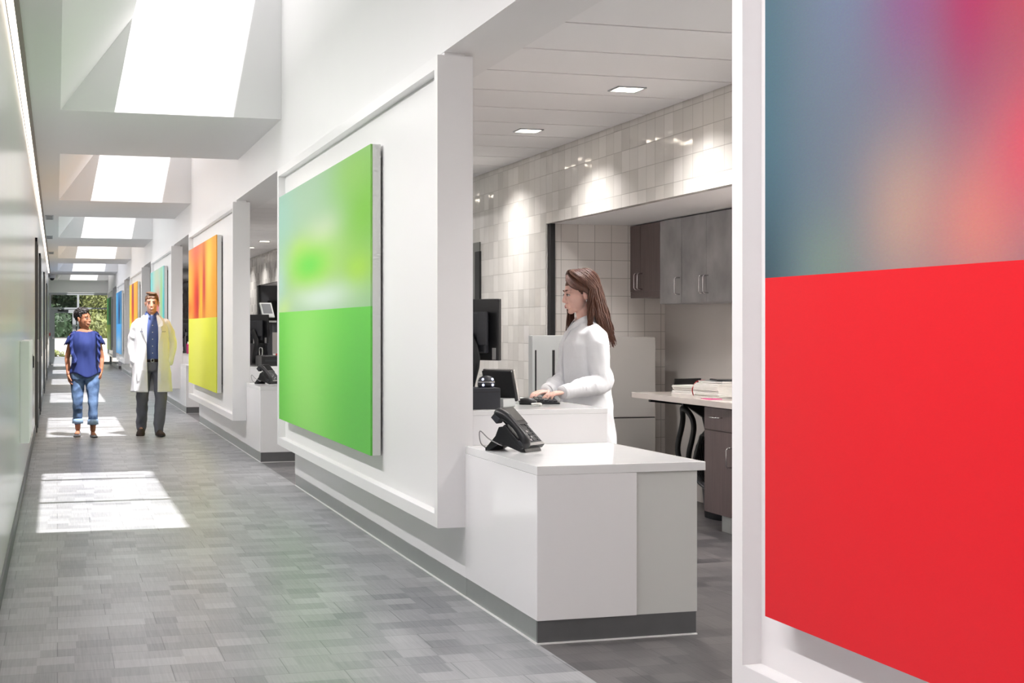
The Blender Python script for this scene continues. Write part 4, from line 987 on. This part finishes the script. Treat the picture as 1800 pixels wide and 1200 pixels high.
co = shell_obj('coat', shell([(0, .0, z, rx, ry, g) for z, rx, ry, g in ((.57, .262, .205, .055), (.62, .258, .20, .058), (.75, .246, .19, .062), (.88, .236, .18, .066), (.98, .228, .172, .068), (1.12, .222, .165, .070), (1.28, .215, .160, .074), (1.42, .205, .146, .080), (1.50, .165, .120, .078), (1.545, .120, .100, .072), (1.57, .096, .092, .066))], 56, True), 'coat', ma, .007, .007, 9)
bm = bmesh.new()
for s in (1, -1):
    S_, E_, W_ = AJ[s]; sleeve(bm, [S_ + V(-s * .07, 0, .025), S_ + V(-s * .005, 0, -.015), S_.lerp(E_, .5) + V(s * .008, 0, 0), E_, E_.lerp(W_, .5), W_ + V(0, 0, .03), W_ + V(-s * .005, 0, -.005)], [.040, .060, .062, .058, .055, .052, .050])
o = remeshed('sleeves', bm, 'coat', co, .008, 4, .009, 11)
for s in (1, -1):
    bm = bmesh.new(); pts = [(s * .062, -.100, 1.585), (s * .128, -.128, 1.50), (s * .135, -.155, 1.44), (s * .105, -.168, 1.42), (s * .120, -.170, 1.36), (s * .074, -.172, 1.20), (s * .070, -.160, 1.42), (s * .052, -.110, 1.56)]
    f = bm.faces.new([bm.verts.new(p) for p in pts]); bmesh.ops.triangulate(bm, faces=bm.faces[:]); o = obj('lapel', bm, 'coat', co); o.modifiers.new('t', 'SOLIDIFY').thickness = .004
    bm = B(s * .10, s * .19, -.195, -.188, .72, .86); o = obj('pocket', bm, 'coat', co); 
    for v in o.data.vertices: v.co.y += .045 * ((abs(v.co.x) - .10) / .09) ** 2
    M.setdefault('thread', mat('blue grey thread', (110, 124, 160), .8))
    bm = bmesh.new()
    for i in range(9): box(bm, s * .13 - .035 + i * .008, s * .13 - .030 + i * .008, -.158 + .0, -.156, 1.352, 1.352 + (.012 if i % 3 else .007))
    o = obj('embroidery', bm, 'thread', co)

# ---- woman in the blue blouse -------------------------------------------------
wb = thing('person', 'smiling woman with short dark hair in a blue ruffled blouse and rolled jeans', 'person', (.345, 19.95, 0), 0)
HB = head_frame((-.015, -.02, 1.527), 52, -4, 0, 1.03)
bm = bmesh.new(); head_prims(bm, HB); tube(bm, [HB @ V(0, .02, -.06), V(-.003, -.005, 1.405), V(0, .01, 1.35)], [.048, .047, .060], 16, 3)
loft(bm, [ering((0, 0, z), rx, ry, 24, 2.3) for z, rx, ry in ((.82, .13, .105), (.90, .175, .12), (1.02, .145, .10), (1.15, .155, .11), (1.27, .165, .10), (1.335, .15, .07), (1.375, .09, .06), (1.40, .055, .052))])
AJ = {1: (V(.150, .0, 1.30), V(.212, .05, 1.03), V(.205, -.01, .84)), -1: (V(-.150, .0, 1.30), V(-.215, .03, 1.03), V(-.205, -.05, .80))}
LJ = {1: (V(.09, 0, .86), V(.10, -.09, .46), V(.10, -.10, .085)), -1: (V(-.09, 0, .86), V(-.09, -.03, .46), V(-.085, .10, .095))}
for s in (1, -1):
    arm_prims(bm, *AJ[s], .90); leg_prims(bm, *LJ[s], .98); foot_prims(bm, LJ[s][2], s * .1, .84)
hand_prims(bm, AJ[-1][2], (.12, -.12, -1), (1, .1, 0), (0, -1, 0), (16, 26, 20), .95); hand_prims(bm, AJ[1][2], (-.1, -.05, -1), (-1, 0, 0), (0, -1, 0), (25, 30, 25), .95)
remeshed('body', bm, 'skinC', wb, .005, 3)
face_parts(wb, HB, 'lipC', 'hairC', False, True, True)
bm = bmesh.new(); hair_cap(bm, HB, (0, .026, .046), (.086, .102, .092), -.06, .006, .012, 75); hell(bm, HB, (0, -.005, .095), (.062, .075, .042), 4)
for v in bm.verts: v.co += Vector((noise.noise(v.co * 110), noise.noise(v.co * 110 + V(3, 0, 0)), noise.noise(v.co * 110 + V(0, 3, 0)))) * .008
obj('hair', bm, 'hairC', wb, True).modifiers.new('t', 'SOLIDIFY').thickness = .008
bl = shell_obj('blouse', shell([(0, 0, z, rx, ry, 0) for z, rx, ry in ((.79, .200, .155), (.84, .190, .148), (.95, .165, .134), (1.06, .152, .124), (1.14, .160, .142), (1.20, .164, .150), (1.27, .170, .126), (1.32, .168, .100), (1.350, .146, .084), (1.358, .128, .080))], 44), 'top', wb, .004, .012, 5, vs=(10, 10, 2.6))
for v in bl.data.vertices:                       # hem hangs lower at one side
    if v.co.z < .86: v.co.z -= .03 * math.sin(v.co.x * 18 + 1)
def ruffle(path, outs, wave, parent, m):
    P_ = spline(path, 10); n = len(P_); bm = bmesh.new(); A = []; Bv = []
    for i, p in enumerate(P_):
        t = i / (n - 1); o_ = Vector(outs[0]).lerp(Vector(outs[1]), t); w_ = math.sin(t * wave)
        A.append(bm.verts.new(p)); Bv.append([bm.verts.new(p + o_ * q + Vector((.0, -.022 * w_ * q, .006 * w_))) for q in (.35, .7, 1)])
    for i in range(n - 1):
        row0, row1 = [A[i]] + Bv[i], [A[i + 1]] + Bv[i + 1]
        for j in range(3): bm.faces.new((row0[j], row0[j + 1], row1[j + 1], row1[j]))
    o = obj('ruffle', bm, m, parent, True); o.modifiers.new('t', 'SOLIDIFY').thickness = .003
for s in (1, -1):
    ruffle([(s * .12, .02, 1.362), (s * .138, -.06, 1.335), (s * .148, -.105, 1.24), (s * (.155 if s > 0 else .14), -.135, 1.12), (s * (.15 if s > 0 else .09), -.145, .99)], [(s * .050, -.015, -.015), (s * .032, -.010, -.05)], 34, bl, 'top')
    bm = bmesh.new(); S_, E_ = AJ[s][0], AJ[s][1]; R = []
    for t_, r in ((-.05, .052), (.05, .060), (.18, .066), (.34, .078)):
        c = S_.lerp(E_, t_) + V(s * .005, 0, 0); R.append([c + Vector((r * math.cos(a) * (1 + .07 * math.sin(6 * a) * (t_ > .1)), r * .95 * math.sin(a), .012 * math.sin(5 * a) * (t_ > .1) - s * r * math.cos(a) * .22)) for a in (2 * PI * i / 28 for i in range(28))])
    loft(bm, R, cap=False); o = obj('cap_sleeve', bm, 'top', bl, True); o.modifiers.new('t', 'SOLIDIFY').thickness = .003
bm = bmesh.new(); loft(bm, [ering((0, 0, z), rx, ry, 28, 2.2) for z, rx, ry in ((.74, .180, .138), (.82, .190, .142), (.93, .170, .126))])
for s in (1, -1):
    h_, k_, a_ = LJ[s]; tube(bm, [h_ + V(-s * .004, 0, -.04), h_.lerp(k_, .4), k_, k_.lerp(a_, .45), k_.lerp(a_, .72)], [.097, .088, .063, .058, .056], 18, 5)
remeshed('jeans', bm, 'denim', wb, .008, 4, .006, 13)
for s in (1, -1):
    k_, a_ = LJ[s][1], LJ[s][2]; bm = bmesh.new(); loft(bm, [[k_.lerp(a_, t_) + V(r * math.cos(a), r * math.sin(a), 0) for a in (2 * PI * i / 24 for i in range(24))] for t_, r in ((.62, .058), (.63, .067), (.79, .070), (.80, .066), (.76, .055))]); obj('cuff', bm, 'denim2', wb, True)
    o = shoe(wb, LJ[s][2] + V(0, 0, .004 if s < 0 else -.004), s * .1, 'flat', 1.0, pitch=0 if s > 0 else math.radians(8), low=True)
bm = bmesh.new(); W_ = AJ[-1][2]; tube(bm, [W_ + V(.026 * math.cos(a), .026 * math.sin(a), .02) for a in [2 * PI * i / 16 for i in range(17)]], .003, 6); obj('bracelet', bm, 'chrome', wb, True)

# ------------------------------------------------------------------ outside the far window
M['ground'] = mat('pale paving', (188, 184, 178), .9, noise_amt=.05, nscale=1.5); M['mulch'] = mat('tan mulch', (186, 150, 112), .95, noise_amt=.2, nscale=8)
M['gwall'] = mat('white garden wall', (226, 224, 220), .8, noise_amt=.03, nscale=3); M['bark'] = mat('brown bark', (88, 72, 58), .9, noise_amt=.2, nscale=10)
M['leafA'] = mat('mid green leaves', (66, 90, 44), .6, noise_amt=.6, nscale=5); M['leafB'] = mat('deep green leaves', (40, 62, 36), .6, noise_amt=.6, nscale=5); M['leafC'] = mat('yellow green leaves', (112, 118, 66), .6, noise_amt=.5, nscale=5)
struct(obj('ground', B(-14, 18, YE + .1, YE + 40, -.12, -.01), 'ground'), 'pale paving outside the far window')
struct(obj('ground', B(.9, 12, YE + 1.2, YE + 3.9, -.01, .02), 'mulch'), 'tan mulch bed outside the far window')
struct(obj('garden_wall', B(-12, 16, YE + 4.0, YE + 4.25, -.01, .98), 'gwall'), 'low white garden wall outside')
def crown(name, m, rx, ry, rz, n, size, parent, z, seed):
    rr = random.Random(seed); bm = bmesh.new()
    blobs = [(rr.uniform(-.6, .6) * rx, rr.uniform(-.6, .6) * ry, z + rr.uniform(-.65, .65) * rz, rr.uniform(.3, .5)) for _ in range(16)]
    for bx_, by_, bz_, q in blobs: ell(bm, (bx_, by_, bz_), (rx * q * .68, ry * q * .68, rz * q * .68), sub=3)
    for v in bm.verts: v.co += Vector((noise.noise(v.co * 4), noise.noise(v.co * 4 + V(9, 0, 0)), noise.noise(v.co * 4 + V(0, 9, 0)))) * .22
    for _ in range(n):
        bx_, by_, bz_, q = rr.choice(blobs); d_ = Vector((rr.gauss(0, 1), rr.gauss(0, 1), rr.gauss(0, 1))).normalized()
        c = Vector((bx_ + d_.x * rx * q * rr.uniform(.75, 1.1), by_ + d_.y * ry * q * rr.uniform(.75, 1.1), bz_ + d_.z * rz * q * rr.uniform(.75, 1.1)))
        a = (d_ + Vector((rr.uniform(-.8, .8), rr.uniform(-.8, .8), rr.uniform(-.4, .8)))).normalized(); b_ = a.cross(Vector((rr.gauss(0, 1), rr.gauss(0, 1), rr.gauss(0, 1)))).normalized(); c_ = a.cross(b_)
        L_ = size * rr.uniform(.7, 1.3); quad(bm, [c - b_ * L_, c - c_ * L_ * .45, c + b_ * L_, c + c_ * L_ * .45])
    return obj(name, bm, m, parent)
TR = [(-2.9, 7.0, 2.0, 2.0, 'leafA', 'leafy green tree outside, far left behind the exit door glass'), (.1, 8.3, 1.9, 2.4, 'leafB', 'dark green tree outside behind the door pane'),
      (2.5, 7.0, 1.7, 2.0, 'leafC', 'yellow green tree outside, seen right of the woman in blue'), (5.0, 8.4, 2.2, 2.6, 'leafB', 'dark tall tree outside at the right edge of the far window'), (1.2, 12.0, 3.0, 3.6, 'leafA', 'tall mid green tree farthest back outside'), (-4.2, 12.5, 3.4, 3.8, 'leafB', 'large dark tree far back outside on the left'), (7.2, 13.0, 3.6, 3.8, 'leafB', 'large dark tree far back outside on the right')]
for i, (x, y, r_, z, m, lab) in enumerate(TR):
    t = thing('tree', lab, 'tree', (x, YE + y, -.01), 0, 'trees outside the far window')
    crown('crown', m, r_, r_ * .8, z * 1.05, 13000, .065, t, z, i + 5)
    obj('trunk', tube(bmesh.new(), [(0, 0, 0), (.06, 0, z * .4), (0, 0, z)], [.16, .12, .07], 10, 3), 'bark', t, True)
for i, (x, y, lab) in enumerate(((.02, 3.3, 'small pale green shrub in front of the white garden wall, behind the door'), (.80, 3.1, 'second small shrub in front of the white wall, nearer the woman in blue'))):
    t = thing('shrub', lab, 'shrub', (x, YE + y, 0), 0, 'shrubs by the garden wall'); crown('foliage', 'leafC', .30, .22, .22, 500, .05, t, .26, 40 + i); obj('stem', tube(bmesh.new(), [(0, 0, 0), (.02, 0, .25)], .015, 6), 'bark', t, True)
